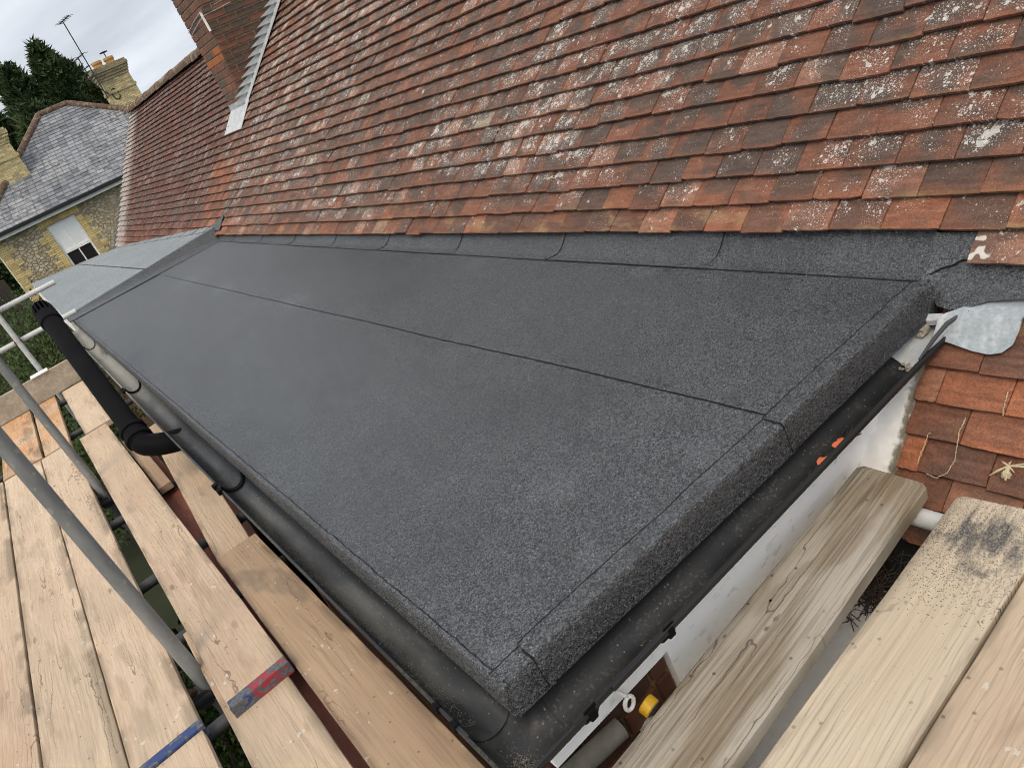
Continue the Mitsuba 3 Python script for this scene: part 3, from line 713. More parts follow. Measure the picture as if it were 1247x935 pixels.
# ------------------------------------------------------------------ gutter round two sides
gut = thing('gutter', 'black half round plastic gutter turning the corner below the flat roof', 'gutter')
GYC, GXC, GZ0, GR = -1.697, -.133, -.197, .053
def half(r, th, lip=True, n=18, roll=0.0):
    an = np.linspace(np.pi - .02, 2 * np.pi + .02, n)
    o = np.stack([np.cos(an) * r, np.sin(an) * r * .96], 1); i = np.stack([np.cos(an[::-1]) * (r - th), np.sin(an[::-1]) * (r - th) * .96], 1)
    if lip:
        o = np.vstack([[-r - .004, .001], [-r - .004, -.009], o[1:-1], [r + .004, -.009], [r + .004, .001]])
    return np.vstack([o, i])
ex, ey = np.array([1., 0, 0]), np.array([0, 1., 0])
pf = half(GR, .0028)
def gy(x): return GYC - .011 * min(1, max(0, (-.3 - x) / 1.8))
def fall(x): return GZ0 + .006 * (-.2 - x)
xs = np.linspace(-8.1, -.245, 60)
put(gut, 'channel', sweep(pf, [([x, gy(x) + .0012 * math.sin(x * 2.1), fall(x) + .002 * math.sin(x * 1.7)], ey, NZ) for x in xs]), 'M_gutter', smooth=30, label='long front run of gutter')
ys = np.linspace(-1.60, -.17, 24)
put(gut, 'channel', sweep(pf, [([GXC, y, GZ0], ex, NZ) for y in ys]), 'M_gutter', smooth=30, label='short side run of gutter')
pc = half(GR + .0035, .003)
fr = [([-.30, GYC, GZ0 - .001], ey, NZ), ([-.22, GYC, GZ0 - .001], ey, NZ)]
fr += [([GXC, GYC, GZ0 - .001], np.array([-1., 1., 0]), NZ)]
fr += [([GXC, -1.62, GZ0 - .001], np.array([-1., 0, 0]), NZ), ([GXC, -1.54, GZ0 - .001], np.array([-1., 0, 0]), NZ)]
put(gut, 'corner_piece', sweep(pc, fr), 'M_gutter', smooth=25)
# mitre ridge in the corner piece
an = np.linspace(np.pi + .15, 1.5 * np.pi, 14)
put(gut, 'corner_mould', tube([np.array([GXC, GYC, GZ0]) + np.cos(a) * (GR - .001) * np.array([1., -1., 0]) * -1 + np.array([0, 0, np.sin(a) * (GR - .001) * .96]) for a in an], .003, 8), 'M_gutter', smooth=True)
def strap(o, u, w, r, n=20, thick=.004, width=.034):
    an = np.linspace(np.pi - .1, 2 * np.pi + .1, n)
    p = np.vstack([np.stack([np.cos(an) * (r + thick), np.sin(an) * (r + thick) * .96], 1), np.stack([np.cos(an[::-1]) * r, np.sin(an[::-1]) * r * .96], 1)])
    d = np.cross(u, NZ); d = d / np.linalg.norm(d)
    return sweep(p, [(np.asarray(o) - d * width / 2, u, NZ), (np.asarray(o) + d * width / 2, u, NZ)])
for x in (-2.10, -4.4, -6.6):     # unions: a broad dark saddle that shows inside and out
    put(gut, 'union', cat([strap([x, gy(x), fall(x)], ey, NZ, GR + .001, width=.075, thick=.005), strap([x, gy(x), fall(x)], ey, NZ, GR - .0105, width=.030, thick=.007),
                           box(x - .05, x - .02, gy(x) - GR - .018, gy(x) - GR + .004, fall(x) - .012, fall(x) + .009, .002), box(x + .02, x + .05, gy(x) - GR - .018, gy(x) - GR + .004, fall(x) - .012, fall(x) + .009, .002)]), 'M_pvc', smooth=30)
for x in (-.37, -.295):
    put(gut, 'clip', cat([box(x - .010, x + .010, GYC - GR - .011, GYC - GR + .005, GZ0 - .018, GZ0 + .006, .003), strap([x, GYC, GZ0], ey, NZ, GR + .003, width=.02)]), 'M_pvc')
for y in (-1.33, -1.56):
    put(gut, 'bracket', cat([strap([GXC, y, GZ0], ex, NZ, GR + .003, width=.03), box(GXC + GR, GXC + GR + .011, y - .010, y + .010, GZ0 - .026, GZ0 + .003, .003)]), 'M_pvc')
put(gut, 'outlet', cat([tube([[-2.42, GYC, -.235], [-2.42, GYC, -.27], [-2.42, GYC, -.33]], [.05, .04, .036], 16), tube([[-2.42, GYC, -.32], [-2.42, GYC + .01, -1.2]], .034, 16)]), 'M_pvc', smooth=30)
put(gut, 'outer_lip', box(GXC + GR + .003, GXC + GR + .010, -1.50, -.20, GZ0 - .012, GZ0 + .003, .002), 'M_gutter')

# ------------------------------------------------------------------ walls of the extension under the flat roof
ext = thing('extension_wall', 'white fascia, white cheek wall and dark brick pier under the side gutter', 'wall')
XF = -.197
put(ext, 'fascia_board', cat([box(XF - .02, XF + .008, -1.643, -.30, -.385, -.20, .002), box(XF - .02, XF + .004, -1.640, -.30, -.199, -.125)]), 'M_white')
# rendered cheek, following the slope at its right end
pl = sg.Polygon([(-1.285, -.388), (-.37, -.388), (-.30, -.32), (-1.0, -1.0), (-1.0, -2.7), (-1.285, -2.7)])
m = trimesh.creation.extrude_polygon(pl, .05, engine='earcut'); v = np.array(m.vertices)
m2 = TM(np.stack([XF - .004 + (v[:, 2] - .05), v[:, 0], v[:, 1]], 1), m.faces)
put(ext, 'render_panel', m2, 'M_white')
pts = []
fil = slab(lambda U, V: np.stack([XF - .006 + V * .085, U * CP - .018 + 0 * V, U * SP + .008 - .018 * V + 0 * U], -1) + (.012 * (meshkit.fbm(np.stack([U * 30, V * 3, U * 0], -1), 3, 6) - .5))[..., None] * np.array([1, -.5, 1]), np.linspace(-.74, -.33, 40), np.linspace(0, 1, 8), .03, NR)
put(ext, 'painted_fillet', fil, 'M_fillet', smooth=40)
put(ext, 'brick_joint', box(XF - .30, XF - .028, -1.66, -1.287, -2.7, -.386), 'M_joint_brown')
bid = 0
for c in range(14):
    z1 = -.392 - .075 * c; j = c % 2
    ys_ = [-1.662, -1.45, -1.34, -1.29] if j else [-1.662, -1.56, -1.345, -1.29]
    for a, b in zip(ys_[:-1], ys_[1:]):
        m = box(XF - .12, XF - .018, a + .005, b - .005, z1 - .065, z1, .004)
        put(ext, 'brick', m, 'M_brick_dark', uv=np.full((len(m.vertices), 2), (bid * 37 % 991 + .5) / 1000.)); bid += 1
    for i in range(8 if c < 8 else 0):
        x1 = XF - .02 - .225 * i - (.1125 if j else 0)
        m = box(x1 - .215, x1, -1.672, -1.60, z1 - .065, z1, .004)
        put(ext, 'brick', m, 'M_brick_dark', uv=np.full((len(m.vertices), 2), (bid * 37 % 991 + .5) / 1000.)); bid += 1
put(ext, 'front_fascia', box(-7.9, XF - .021, -1.651, -1.64, -.36, -.20), 'M_white')
put(ext, 'front_wall', box(-7.9, XF - .30, -1.64, -1.45, -2.7, -.36), 'M_brick_dark', uv=np.full((8, 2), .3))

# ------------------------------------------------------------------ pale roof at the far end
pale = thing('pale_flat_roof', 'pale grey felt roof beyond the raised kerb at the far left end', 'flat roof')
B00, B01, B10, B11 = np.array([-7.95, .10, .075]), np.array([-7.95, -1.70, -.02]), np.array([-14.2, -.10, -.13]), np.array([-14.6, -1.66, -.03])
def bil(U, V): 
    U, V = U[..., None], V[..., None]
    return (1 - U) * ((1 - V) * B00 + V * B01) + U * ((1 - V) * B10 + V * B11)
put(pale, 'felt_sheet', slab(lambda U, V: bil(U, V * .50), np.linspace(0, 1, 30), np.linspace(0, 1, 8), .012, NZ), 'M_felt_pale', smooth=40)
put(pale, 'felt_sheet', slab(lambda U, V: bil(U, .495 + V * .505) + [0, 0, -.006], np.linspace(0, 1, 30), np.linspace(0, 1, 8), .012, NZ), 'M_felt_pale', smooth=40)
U = np.linspace(0, 1, 120)
put(pale, 'lap_bead', ribbon(bil(U, U * 0 + .50) + [0, -.002, -.002], .009, NZ, .006, 5), 'M_bitumen')
put(pale, 'lap_bead', ribbon(bil(U, U * 0 + .09) + [0, 0, .001], .006, NZ, .003, 6), 'M_bitumen')
for i in range(8):
    u0 = .02 + i * .085 * (1 + i * .06)
    uu = np.linspace(0, .03, 8); vv = np.linspace(.09, .0, 8)
    put(pale, 'lap_bead', ribbon(bil(u0 + uu, vv) + [0, 0, .001], .008, NZ, .003, 15 + i), 'M_bitumen')
def kerb(U, V):
    Y = .06 + (-1.70 - .06) * U
    zt = .062 + (-.035 - .062) * U
    zb = zflat(-7.85)
    prof = np.array([[-8.0, .012], [-7.965, .012], [-7.94, .004], [-7.925, -.02], [-7.90, -.05], [-7.86, -.09], [-7.78, -.11], [-7.66, -.112]])
    k = V * 7
    X = np.interp(k, np.arange(8), prof[:, 0]); dz = np.interp(k, np.arange(8), prof[:, 1])
    f = np.clip(-dz / .112, 0, 1)
    return np.stack([X, Y, zt + np.where(dz > 0, dz, 0) - f * (zt - zb - .008)], -1)
put(pale, 'kerb', slab(kerb, np.linspace(0, 1, 50), np.linspace(0, 1, 29), .012, unit([1, 0, 1])), 'M_felt', smooth=40, label='dark felt kerb between the two flat roofs')
put(pale, 'corner_flashing', slab(lambda U, V: roofpt(-8.35 + .62 * U, .03 + .17 * U * V + .02 * U, .016), np.linspace(0, 1, 8), np.linspace(0, 1, 5), .005, NR), 'M_felt', label='small grey felt tongue tucked under the tiles')
put(pale, 'edge_board', cat([box(-14.3, -8.0, -1.66, -1.63, -.45, -.08), box(-8.02, -7.96, -1.69, .02, -.30, -.05), box(-14.35, -14.3, -1.6, -.3, -.5, -.2)]), 'M_paint')
put(pale, 'wall', box(-14.3, -8.0, -1.55, -.9, -2.7, -.3), 'M_brick_dark', uv=np.full((8, 2), .3))

# ------------------------------------------------------------------ soil vent pipe
vp = thing('vent_pipe', 'raked black plastic soil vent pipe with slotted cage top and bent foot', 'pipe')
pb, pt_ = np.array([-3.40, -1.872, -.137]), np.array([-4.33, -1.863, .398]); ax = unit(pt_ - pb)
pb0 = pb - ax * .02
put(vp, 'pipe', tube([pb0 - ax * .12, pb0, pt_], .0535, 28), 'M_pvc', smooth=30)
e1 = pb - ax * .10
put(vp, 'socket', cat([tube([e1 - ax * .02, e1 - ax * .015, e1 + ax * .012, e1 + ax * .017], [.060, .070, .070, .060], 28), tube([e1 + ax * .055, e1 + ax * .06, e1 + ax * .085, e1 + ax * .09], [.058, .068, .068, .056], 28), tube([e1 - ax * .03, e1 + ax * .09], .059, 28)]), 'M_pvc', smooth=30)
d2 = unit([.30, .93, -.25]); pts = []
p0 = e1 - ax * .03
for t in np.linspace(0, 1, 12):
    a = p0 - ax * .10 * t * (1 - .45 * t); b = d2 * .13 * t * t
    pts.append(a + b)
pts.append(pts[-1] + d2 * .28)
put(vp, 'elbow', tube(pts, .058, 26), 'M_pvc', smooth=40)
put(vp, 'collar', tube([pt_ - ax * .005, pt_, pt_ + ax * .085, pt_ + ax * .09], [.055, .062, .060, .05], 28), 'M_pvc', smooth=30)
sx = unit(np.cross(ax, [0, 1., 0])); sy = np.cross(ax, sx)
bars = []
for i in range(14):
    a = i * 2 * np.pi / 14; d = np.cos(a) * sx + np.sin(a) * sy
    bars.append(tube([pt_ + ax * .08 + d * .056, pt_ + ax * .15 + d * .052, pt_ + ax * .175 + d * .046], .0055, 6))
bars.append(tube([pt_ + ax * .172, pt_ + ax * .186], [.052, .047], 24)); bars.append(tube([pt_ + ax * .08, pt_ + ax * .12], [.03, .03], 12))
put(vp, 'cage', cat(bars), 'M_pvc', smooth=30)

# ------------------------------------------------------------------ scaffold boards
def board_mesh(q0, q1, q2, q3, zt, th=.038, seed=0, nl=60, rag=.002, z_end=None, rounded=0.0):
    """plan corners: q0,q1 the two edges at the start, q2,q3 at the end (q0-q3 one long edge); zt top height (start), z_end at the end"""
    q0, q1, q2, q3 = map(np.asarray, (q0, q1, q2, q3)); ze = zt if z_end is None else z_end
    L = np.linalg.norm(q3 - q0); w = np.linalg.norm(q1 - q0)
    ls = np.concatenate([[0], np.linspace(.012, L - .012, nl), [L]]) / L
    b = .0022
    prof = [(0, -th + b), (0, -b), (b, 0), (w * .25, 0), (w * .5, 0), (w * .75, 0), (w - b, 0), (w, -b), (w, -th + b), (w - b, -th), (b, -th)]
    V, UV = [], []
    for l in ls:
        e0, e1 = q0 + (q3 - q0) * l, q1 + (q2 - q1) * l
        d = (e1 - e0) / np.linalg.norm(e1 - e0); wl = np.linalg.norm(e1 - e0); dl = unit((q3 - q0))
        endd = min(l, 1 - l) * L
        ins = max(0, rounded - endd)
        ins = rounded - math.sqrt(max(0, rounded ** 2 - ins ** 2)) if rounded and ins > 0 else 0
        for k, (a, h) in enumerate(prof):
            f = a / w
            n1 = (meshkit.fbm(np.array([l * L * 6, k * .7, seed * 5.1]), 2, seed) - .5)
            sh = (rag * 2 * n1) if (f < .05 or f > .95) else 0
            f2 = (ins + (wl - 2 * ins) * f) + sh
            z = zt + (ze - zt) * l + h + .002 * (meshkit.fbm(np.array([l * L * 1.5, f * 2, seed * 3.3]), 2, 4) - .5)
            xy = e0 + d * f2
            V.append([xy[0], xy[1], z]); UV.append([l * L, seed + .05 + min(.6, a * 1.0) + (.0 if h == 0 else .03 * h)])
    n = len(prof); F = []
    for i in range(len(ls) - 1):
        for j in range(n):
            k = (j + 1) % n
            F += [[i * n + j, i * n + k, (i + 1) * n + k], [i * n + j, (i + 1) * n + k, (i + 1) * n + j]]
    V, UV = np.array(V), np.array(UV)
    c0, c1 = V[:n].mean(0), V[-n:].mean(0); N = len(V)
    V = np.vstack([V, c0, c1]); UV = np.vstack([UV, [0, seed + .1], [L, seed + .1]])
    for j in range(n):
        k = (j + 1) % n
        F += [[N, k, j], [N + 1, N - n + j, N - n + k]]
    m = TM(V, F)
    if np.cross(np.append(q3 - q0, 0), np.append(q1 - q0, 0))[2] < 0: m.invert()
    return m, UV
def band(c, e, u, w, zt, th=.038):
    """steel hoop round a board end: centre of the end edge c, outward direction e, along-edge u"""
    e, u = np.append(unit(e), 0), np.append(unit(u), 0); c = np.append(np.asarray(c, float), zt)
    o = .003; pr = np.array([[-w / 2, .0], [w / 2, .0]])
    ms = [frame_box(c, u, e, NZ, [-w / 2 + .004, -.036, .0015], [w / 2 - .004, .004, .0045], .0012),
          frame_box(c, u, e, NZ, [-w / 2 + .002, .001, -th - .001], [w / 2 - .002, .0045, .0040], .001),
          frame_box(c, u, e, NZ, [-w / 2 + .004, -.036, -th - .0045], [w / 2 - .004, .004, -th - .001], .001)]
    return cat(ms)
GB = 'scaffold boards of the decks'
def board(label, mt, *a, bands=(), **k):
    t = thing('scaffold_board', label, 'scaffold board', GB)
    m, uv = board_mesh(*a, **k)
    put(t, 'plank', m, mt, uv=uv)
    for (c, e, u, w, z) in bands: put(t, 'end_band', band(c, e, u, w, z), 'M_band')
    return t
ZD = -.5
# outer deck, left of the gap (x runs from the near end to the far end)
board('pale plank at the extreme lower left, mostly outside the photo', 'M_wood_tan', (1.2, -2.92), (1.2, -2.697), (-5.38, -2.727), (-5.38, -2.95), ZD, seed=11)
board('second plank in from the lower left corner, with long cracks', 'M_wood_tan', (1.0, -2.690), (1.0, -2.468), (-5.36, -2.458), (-5.36, -2.715), ZD - .002, seed=12)
board('third plank from the left whose near end wears a blue painted band', 'M_wood_tan', (-1.345, -2.458), (-1.345, -2.236), (-5.34, -2.236), (-5.34, -2.449), ZD, seed=13,
      bands=[((-1.345, -2.340), (1, 0), (0, 1), .226, ZD)])
board('short butted plank below the blue banded plank at the bottom edge', 'M_wood_tan', (1.6, -2.452), (1.6, -2.236), (-1.337, -2.240), (-1.337, -2.462), ZD - .006, seed=14)
board('far orange plank nearest the outer edge, behind the round post', 'M_wood_orange', (-5.39, -2.72), (-5.39, -2.44), (-7.2, -2.425), (-7.2, -2.70), ZD, seed=29)
board('far bright orange plank between the two dark gaps, behind the leaning post foot', 'M_wood_orange', (-5.37, -2.42), (-5.37, -2.235), (-7.2, -2.19), (-7.2, -2.40), ZD, seed=35)
board('far pinkish plank beside the toe board and under the vent pipe', 'M_wood_tan', (-5.33, -2.125), (-5.33, -1.90), (-7.2, -1.90), (-7.2, -2.125), ZD - .004, seed=17)
# inner planks, right of the gap
board('long inner plank ending in a red and blue painted band', 'M_wood_tan', (-1.26, -2.140), (-1.26, -1.934), (-5.12, -1.968), (-5.12, -2.165), ZD + .038, seed=18,
      bands=[((-1.26, -2.037), (1, 0), (0, 1), .210, ZD + .038)])
board('pale plank running on below the red and blue band at the bottom', 'M_wood_tan', (1.5, -2.17), (1.5, -1.965), (-1.9, -1.957), (-1.9, -2.165), ZD - .001, seed=19)
board('wide brown plank beside the front gutter, spattered with paint', 'M_wood_brown', (1.4, -1.930), (1.4, -1.716), (-2.235, -1.742), (-2.255, -1.925), ZD, seed=20)
board('yellowish plank set askew between the vent pipe foot and brown plank', 'M_wood_tan', (-2.262, -1.926), (-2.262, -1.768), (-4.6, -1.62), (-4.6, -1.78), ZD - .012, seed=21)
board('short grey block of plank lying behind the vent pipe foot', 'M_wood_brown', (-3.40, -1.945), (-3.40, -1.872), (-4.6, -1.88), (-4.6, -1.957), ZD + .0, seed=22)
rb = thing('red_board', 'rust red board glimpsed in the gap beside the inner planks', 'board')
put(rb, None, box(-4.4, 1.0, -2.0, -1.84, -.60, -.575), 'M_red_board')
# side deck on the right; these run towards the house
board('weathered grey plank nearest the white fascia on the right', 'M_wood_grey', (-.166, -.545), (.020, -.552), (.150, -2.3), (-.072, -2.3), -.402, seed=23, rag=.004, rounded=.014)
board('pale plank sprinkled with dark granules, second from the white fascia', 'M_wood_pale', (.095, -.562), (.297, -.545), (.362, -2.2), (.157, -2.2), -.402, seed=24, rounded=.012)
board('cream plank in the lower right corner of the photo', 'M_wood_tan', (.309, -.66), (.515, -.66), (.585, -2.2), (.372, -2.2), -.402, seed=25, rounded=.008)

# ------------------------------------------------------------------ scaffold tubes
GT = 'scaffold tubes'
def stube(label, p0, p1, mt='M_galv', r=.0242, name='scaffold_tube', hollow=True):
    t = thing(name, label, 'scaffold tube', GT)
    put(t, None, tube([p0, (np.asarray(p0) + p1) / 2, p1], r, 20, hollow=.004 if hollow else 0), mt, smooth=30)
    return t
def coupler(label, c, mt='M_dark_steel'):
    t = thing('scaffold_coupler', label, 'coupler', 'scaffold couplers')
    c = np.asarray(c, float)
    put(t, 'body', cat([tube([c - [0, .03, 0], c + [0, .03, 0]], .034, 14), tube([c - [.03, 0, 0], c + [.03, 0, 0]], .034, 14)]), mt, smooth=30)
    put(t, 'bolt', cat([tube([c + [.0, .0, .02], c + [.02, -.02, .06]], .008, 8), tube([c + [.015, -.015, .045], c + [.022, -.022, .058]], .013, 6)]), 'M_rust')
stube('thick grey upright tube crossing the left edge in front of the planks', [-1.64, -2.185, -1.6], [-1.64, -2.185, 1.9])
stube('slimmer grey upright tube with a cut top, further back on the left', [-4.05, -2.20, -1.8], [-4.05, -2.20, .50])
stube('end guard rail, upper of the two pale rails at far left', [-7.6, -4.2, .345], [-7.6, -1.60, .345], 'M_galv_light')
stube('end guard rail, lower of the two, passing behind the vent pipe', [-7.55, -4.2, .03], [-7.55, -1.60, .03], 'M_galv_light')
stube('pale upright post holding the end guard rails at far left', [-7.50, -2.16, -1.5], [-7.50, -2.16, .62], 'M_galv_light')
for i, x in enumerate((-7.05, -5.75, -3.5, -2.6, -2.0, -1.38)):
    stube(['transom tube under the farthest planks by the toe board', 'transom tube under the far orange planks', 'transom tube under the deck just past the leaning foot', 'transom tube under the deck in the dark gap, upper middle', 'transom tube under the deck just above the mossy patch', 'transom tube under the deck beside the blue band'][i], [x, -3.4, -.565], [x, -1.72, -.565], 'M_dark_steel')
stube('short pale tube end low in the gap below the red band', [-1.12, -2.5, -.72], [-1.12, -2.05, -.72], 'M_galv_light')
stube('dark ledger tube running along under the gap in the deck', [-8, -2.275, -.615], [1.5, -2.275, -.615], 'M_dark_steel')
stube('bright silver tube between the ends of the two right planks', [-.9, -.60, -.472], [1.5, -.60, -.472], 'M_galv_light')
stube('grey tube end below the white fascia near the corner', [-.165, -1.485, -.412], [-.175, -1.66, -.404], 'M_tube_dirty')
stube('pale blue grey tube end in the gap at the bottom right', [-.75, -1.40, -.545], [.03, -1.40, -.545], 'M_galv_light')
coupler('dark coupler at the foot of the thick upright tube', [-1.64, -2.215, -.60])
coupler('dark coupler at the foot of the slimmer upright tube', [-4.03, -2.215, -.60])
coupler('rusty coupler joining rail and pale post at far left', [-7.52, -2.16, .035], 'M_rust')
tb = thing('toe_board', 'grey weathered toe board standing on edge across the far end of the deck', 'board')
mtb, uvtb = board_mesh((-7.26, -4.0), (-7.222, -4.0), (-7.222, -1.86), (-7.26, -1.86), -.275, th=.225, seed=3)
put(tb, 'plank', mtb, 'M_toe')
put(tb, 'clip', box(-7.33, -7.20, -2.26, -2.10, -.275, -.262, .003), 'M_paint')

# ------------------------------------------------------------------ odds and ends on the right
ls_ = thing('lead_sheet', 'pale grey lead sheet lapping onto the lower tiles at the right', 'lead sheet')
low = np.array([(-.098, -.262), (-.098, -.300), (-.05, -.310), (.0, -.322), (.04, -.326), (.068, -.318), (.088, -.295), (.094, -.26), (.094, -.17)])
up_ = np.array([(-.098, -.25), (-.09, -.235), (-.05, -.20), (.0, -.178), (.03, -.17), (.05, -.165), (.07, -.165), (.085, -.165), (.094, -.165)])
def lead_fn(U, V):
    k = np.linspace(0, 1, 9)
    X = np.interp(U, k, low[:, 0]) * (1 - V) + np.interp(U, k, up_[:, 0]) * V
    S = np.interp(U, k, low[:, 1]) * (1 - V) + np.interp(U, k, up_[:, 1]) * V
    o = .010 - .034 * np.clip((S + .23) / .05, 0, 1) + .006 * (meshkit.fbm(np.stack([X * 14, S * 14, X * 0], -1), 3, 8) - .5) + .012 * np.clip((-.07 - X) / .03, 0, 1)
    return roofpt(X, S, o)
put(ls_, None, slab(lead_fn, np.linspace(0, 1, 60), np.linspace(0, 1, 14), .0022, NR), 'M_lead', smooth=40)
lc = thing('lead_chute', 'curved pale lead chute lying in the side gutter below the felt apron', 'lead chute')
def chute(U, V):
    a = np.pi * (1.03 + .98 * V); r = .0485 + .004 * np.sin(U * 7 + V * 5)
    y = -.315 + U * .20
    return np.stack([GXC + .002 + np.cos(a) * r + .018 * U * V, y + .015 * np.sin(V * 6) * (U < .05), GZ0 + np.sin(a) * r * .92 + .004 + .03 * U + .012 * V * U], -1)
put(lc, None, slab(chute, np.linspace(0, 1, 16), np.linspace(0, 1, 22), .0022, NZ), 'M_lead_pale', smooth=40)
lip = thing('lead_roll', 'rolled dark lead edge beside the chute under the apron corner', 'lead edge')
put(lip, None, tube([[-.083, -.33, -.195], [-.079, -.26, -.178], [-.072, -.20, -.165], [-.055, -.165, -.158], [-.035, -.158, -.152]], [.003, .0055, .006, .005, .003], 10), 'M_dark_steel', smooth=True)
def rock(c, r, seed, sq=(1, 1, 1)):
    m = trimesh.creation.icosphere(subdivisions=3, radius=1.0); v = np.array(m.vertices)
    v = np.sign(v) * np.abs(v) ** .75
    v *= (1 + 1.3 * (meshkit.fbm(v * 2.6 + seed, 4, seed) - .5))[:, None]
    return TM(v * r * np.array(sq) + c, m.faces)
for i, (lab, c, r, sq) in enumerate((('dark grey mortar lump on the left side of the lead chute', [-.150, -.192, -.199], .022, (.8, 1.2, .8)), ('small grey mortar lump tucked under the felt apron corner', [-.152, -.150, -.190], .014, (.9, .9, .9)))):
    t = thing('mortar_lump', lab, 'mortar lump'); put(t, None, rock(np.array(c), r, i + 3, sq), 'M_mortar', smooth=50)
t = thing('mortar_block', 'pale squared chip of mortar below the felt apron', 'mortar chip')
put(t, None, frame_box([-.122, -.168, -.178], unit([1, .25, 0]), unit([-.25, 1, .2]), unit(np.cross(unit([1, .25, 0]), unit([-.25, 1, .2]))), [-.02, -.014, -.012], [.02, .014, .012], .004), 'M_lead_pale')
def crumbs(region, n, r0, r1, seed):
    r = np.random.default_rng(seed); ms = []
    for i in range(n):
        c = region(r); m = trimesh.creation.icosphere(subdivisions=1, radius=1.0); v = np.array(m.vertices) * (.7 + .6 * r.random((len(m.vertices), 1))) * (r0 + (r1 - r0) * r.random() ** 2)
        ms.append(TM(v + c, m.faces))
    return cat(ms)
def gut_floor(x, y):
    d = min(abs(x - GXC), .05); return GZ0 - math.sqrt(max(0, .051 ** 2 - d * d)) * .95
t = thing('sand_heap', 'sandy mortar crumbs heaped in the pale lead chute', 'crumbs', kind='stuff')
put(t, None, crumbs(lambda r: (lambda y, d: np.array([GXC + d, y, gut_floor(GXC + d, 0) + .006 + .02 * max(0, (y + .32) / .2)]))(-.33 + .20 * r.random(), .012 + .022 * r.standard_normal() * .6), 620, .0010, .0040, 1), 'M_sand')
t = thing('gutter_grit', 'dark grit washed along the bottom of the gutter', 'grit', kind='stuff')
put(t, None, cat([
    crumbs(lambda r: (lambda y, d: np.array([GXC + d, y, gut_floor(GXC + d, 0) + .0006]))(-1.62 + 1.35 * r.random(), np.clip(.036 + .007 * r.standard_normal(), -.04, .047)), 1500, .0004, .0013, 2),
    crumbs(lambda r: (lambda x, d: np.array([x, gy(x) + d, fall(x) - math.sqrt(max(0, .051 ** 2 - d * d)) * .95 + .0006]))(-.30 - 1.9 * r.random() ** 1.4, np.clip(-.030 + .009 * r.standard_normal(), -.047, .047)), 1100, .0004, .0014, 3),
    crumbs(lambda r: (lambda a, b: np.array([GXC + a, GYC + b, GZ0 - .047 + .3 * (a * a + b * b) / .05]))(np.clip(.022 * r.standard_normal(), -.09, .035), np.clip(-.008 + .014 * r.standard_normal(), -.038, .03)), 420, .0004, .0014, 4)]), 'M_grit')
for i, (x, y) in enumerate(((-.112, -.735), (-.106, -.665))):
    t = thing('fallen_leaf', ['smaller orange leaf in the side gutter, nearer the corner', 'larger orange leaf in the side gutter, nearer the house'][i], 'leaf')
    r = np.random.default_rng(i); a = np.linspace(0, 2 * np.pi, 13)[:-1]; rr = (.011 + .004 * i) * (1 + .35 * np.sin(3 * a + i))
    z = gut_floor(x, y) + .016
    ring = np.stack([x + rr * np.cos(a), y + rr * 1.3 * np.sin(a), z + .004 * np.sin(2 * a)], 1)
    v = np.vstack([ring, [[x, y, z + .002]], ring - [0, 0, .0012], [[x, y, z]]]); F = []
    for k in range(12):
        j = (k + 1) % 12
        F += [[12, k, j], [25, 13 + j, 13 + k], [k, 13 + k, 13 + j], [k, 13 + j, j]]
    put(t, None, TM(v, F), 'M_leaf_orange', smooth=40)
t = thing('twig_debris', 'dark twigs and stalks beside the orange leaves in the gutter', 'twigs', kind='stuff')
r = np.random.default_rng(5); ms = []
for i in range(34):
    x, y = -.108 + .016 * r.standard_normal() * .7, -.78 + .17 * r.random(); z = gut_floor(x, y) + .004
    d = unit([.25 * r.standard_normal(), 1, .1 * r.standard_normal()]) * (.012 + .05 * r.random() ** 2)
    ms.append(tube([[x, y, z], np.array([x, y, z + .004]) + d * .5, np.array([x, y, z + .002]) + d], .0006 + .0016 * r.random(), 5))
put(t, None, cat(ms), 'M_twig')
# dried weed on the lower tiles
t = thing('dried_weed', 'dry straw coloured weed head lying on the lower tiles at the right edge', 'dried weed')
ms = []
c0 = roofpt(.150, -.585, .012)
for a, L, rad in ((.15, .06, .003), (2.75, .018, .0025), (3.9, .048, .0028), (4.75, .036, .006), (5.6, .02, .0022), (1.3, .012, .002), (.35, .07, .0018)):
    d = np.array([math.cos(a), 0, 0]) + UP * math.sin(a)
    ms.append(tube([c0, c0 + d * L * .5 + NR * .004, c0 + d * L], [rad * .7, rad, rad * .35], 7))
ms.append(rock(c0 + UP * -.022, .0085, 4, (1, 1, 1)))
put(t, 'stalks', cat(ms), 'M_dry')
r = np.random.default_rng(9)
for lab, path in (('long pale tendril hooking round the middle lower tile', [(.025, -.49), (.019, -.53), (.022, -.57), (.027, -.60), (.018, -.635), (-.005, -.655), (-.03, -.65)]), ('short pale tendril in the tile joint beside the painted fillet', [(-.052, -.545), (-.056, -.59), (-.06, -.63)]), ('short pale tendril in the joint above the dried weed', [(.104, -.41), (.103, -.45), (.106, -.47)])):
    t = thing('dried_tendril', lab, 'tendril')
    pp = np.array(path); n = 8 * len(pp); k = np.linspace(0, 1, n)
    x = np.interp(k, np.linspace(0, 1, len(pp)), pp[:, 0]) + r.standard_normal(n) * .0008; q = np.interp(k, np.linspace(0, 1, len(pp)), pp[:, 1])
    put(t, None, tube(roofpt(x, q, .003 + .002 * r.standard_normal(n)), .0007 + .0008 * r.random(n), 5), 'M_dry')
t = thing('cable_ring', 'white plastic ring hanging from the fascia near the brick pier', 'ring')
c = np.array([-.165, -1.442, -.378]); a = np.linspace(0, 2 * np.pi, 22)
put(t, None, tube(np.stack([c[0] + .006 * np.cos(a), c[1] + .013 * np.sin(a), c[2] + .024 * np.cos(a)], 1), .0048, 8), 'M_white_plastic', smooth=True)
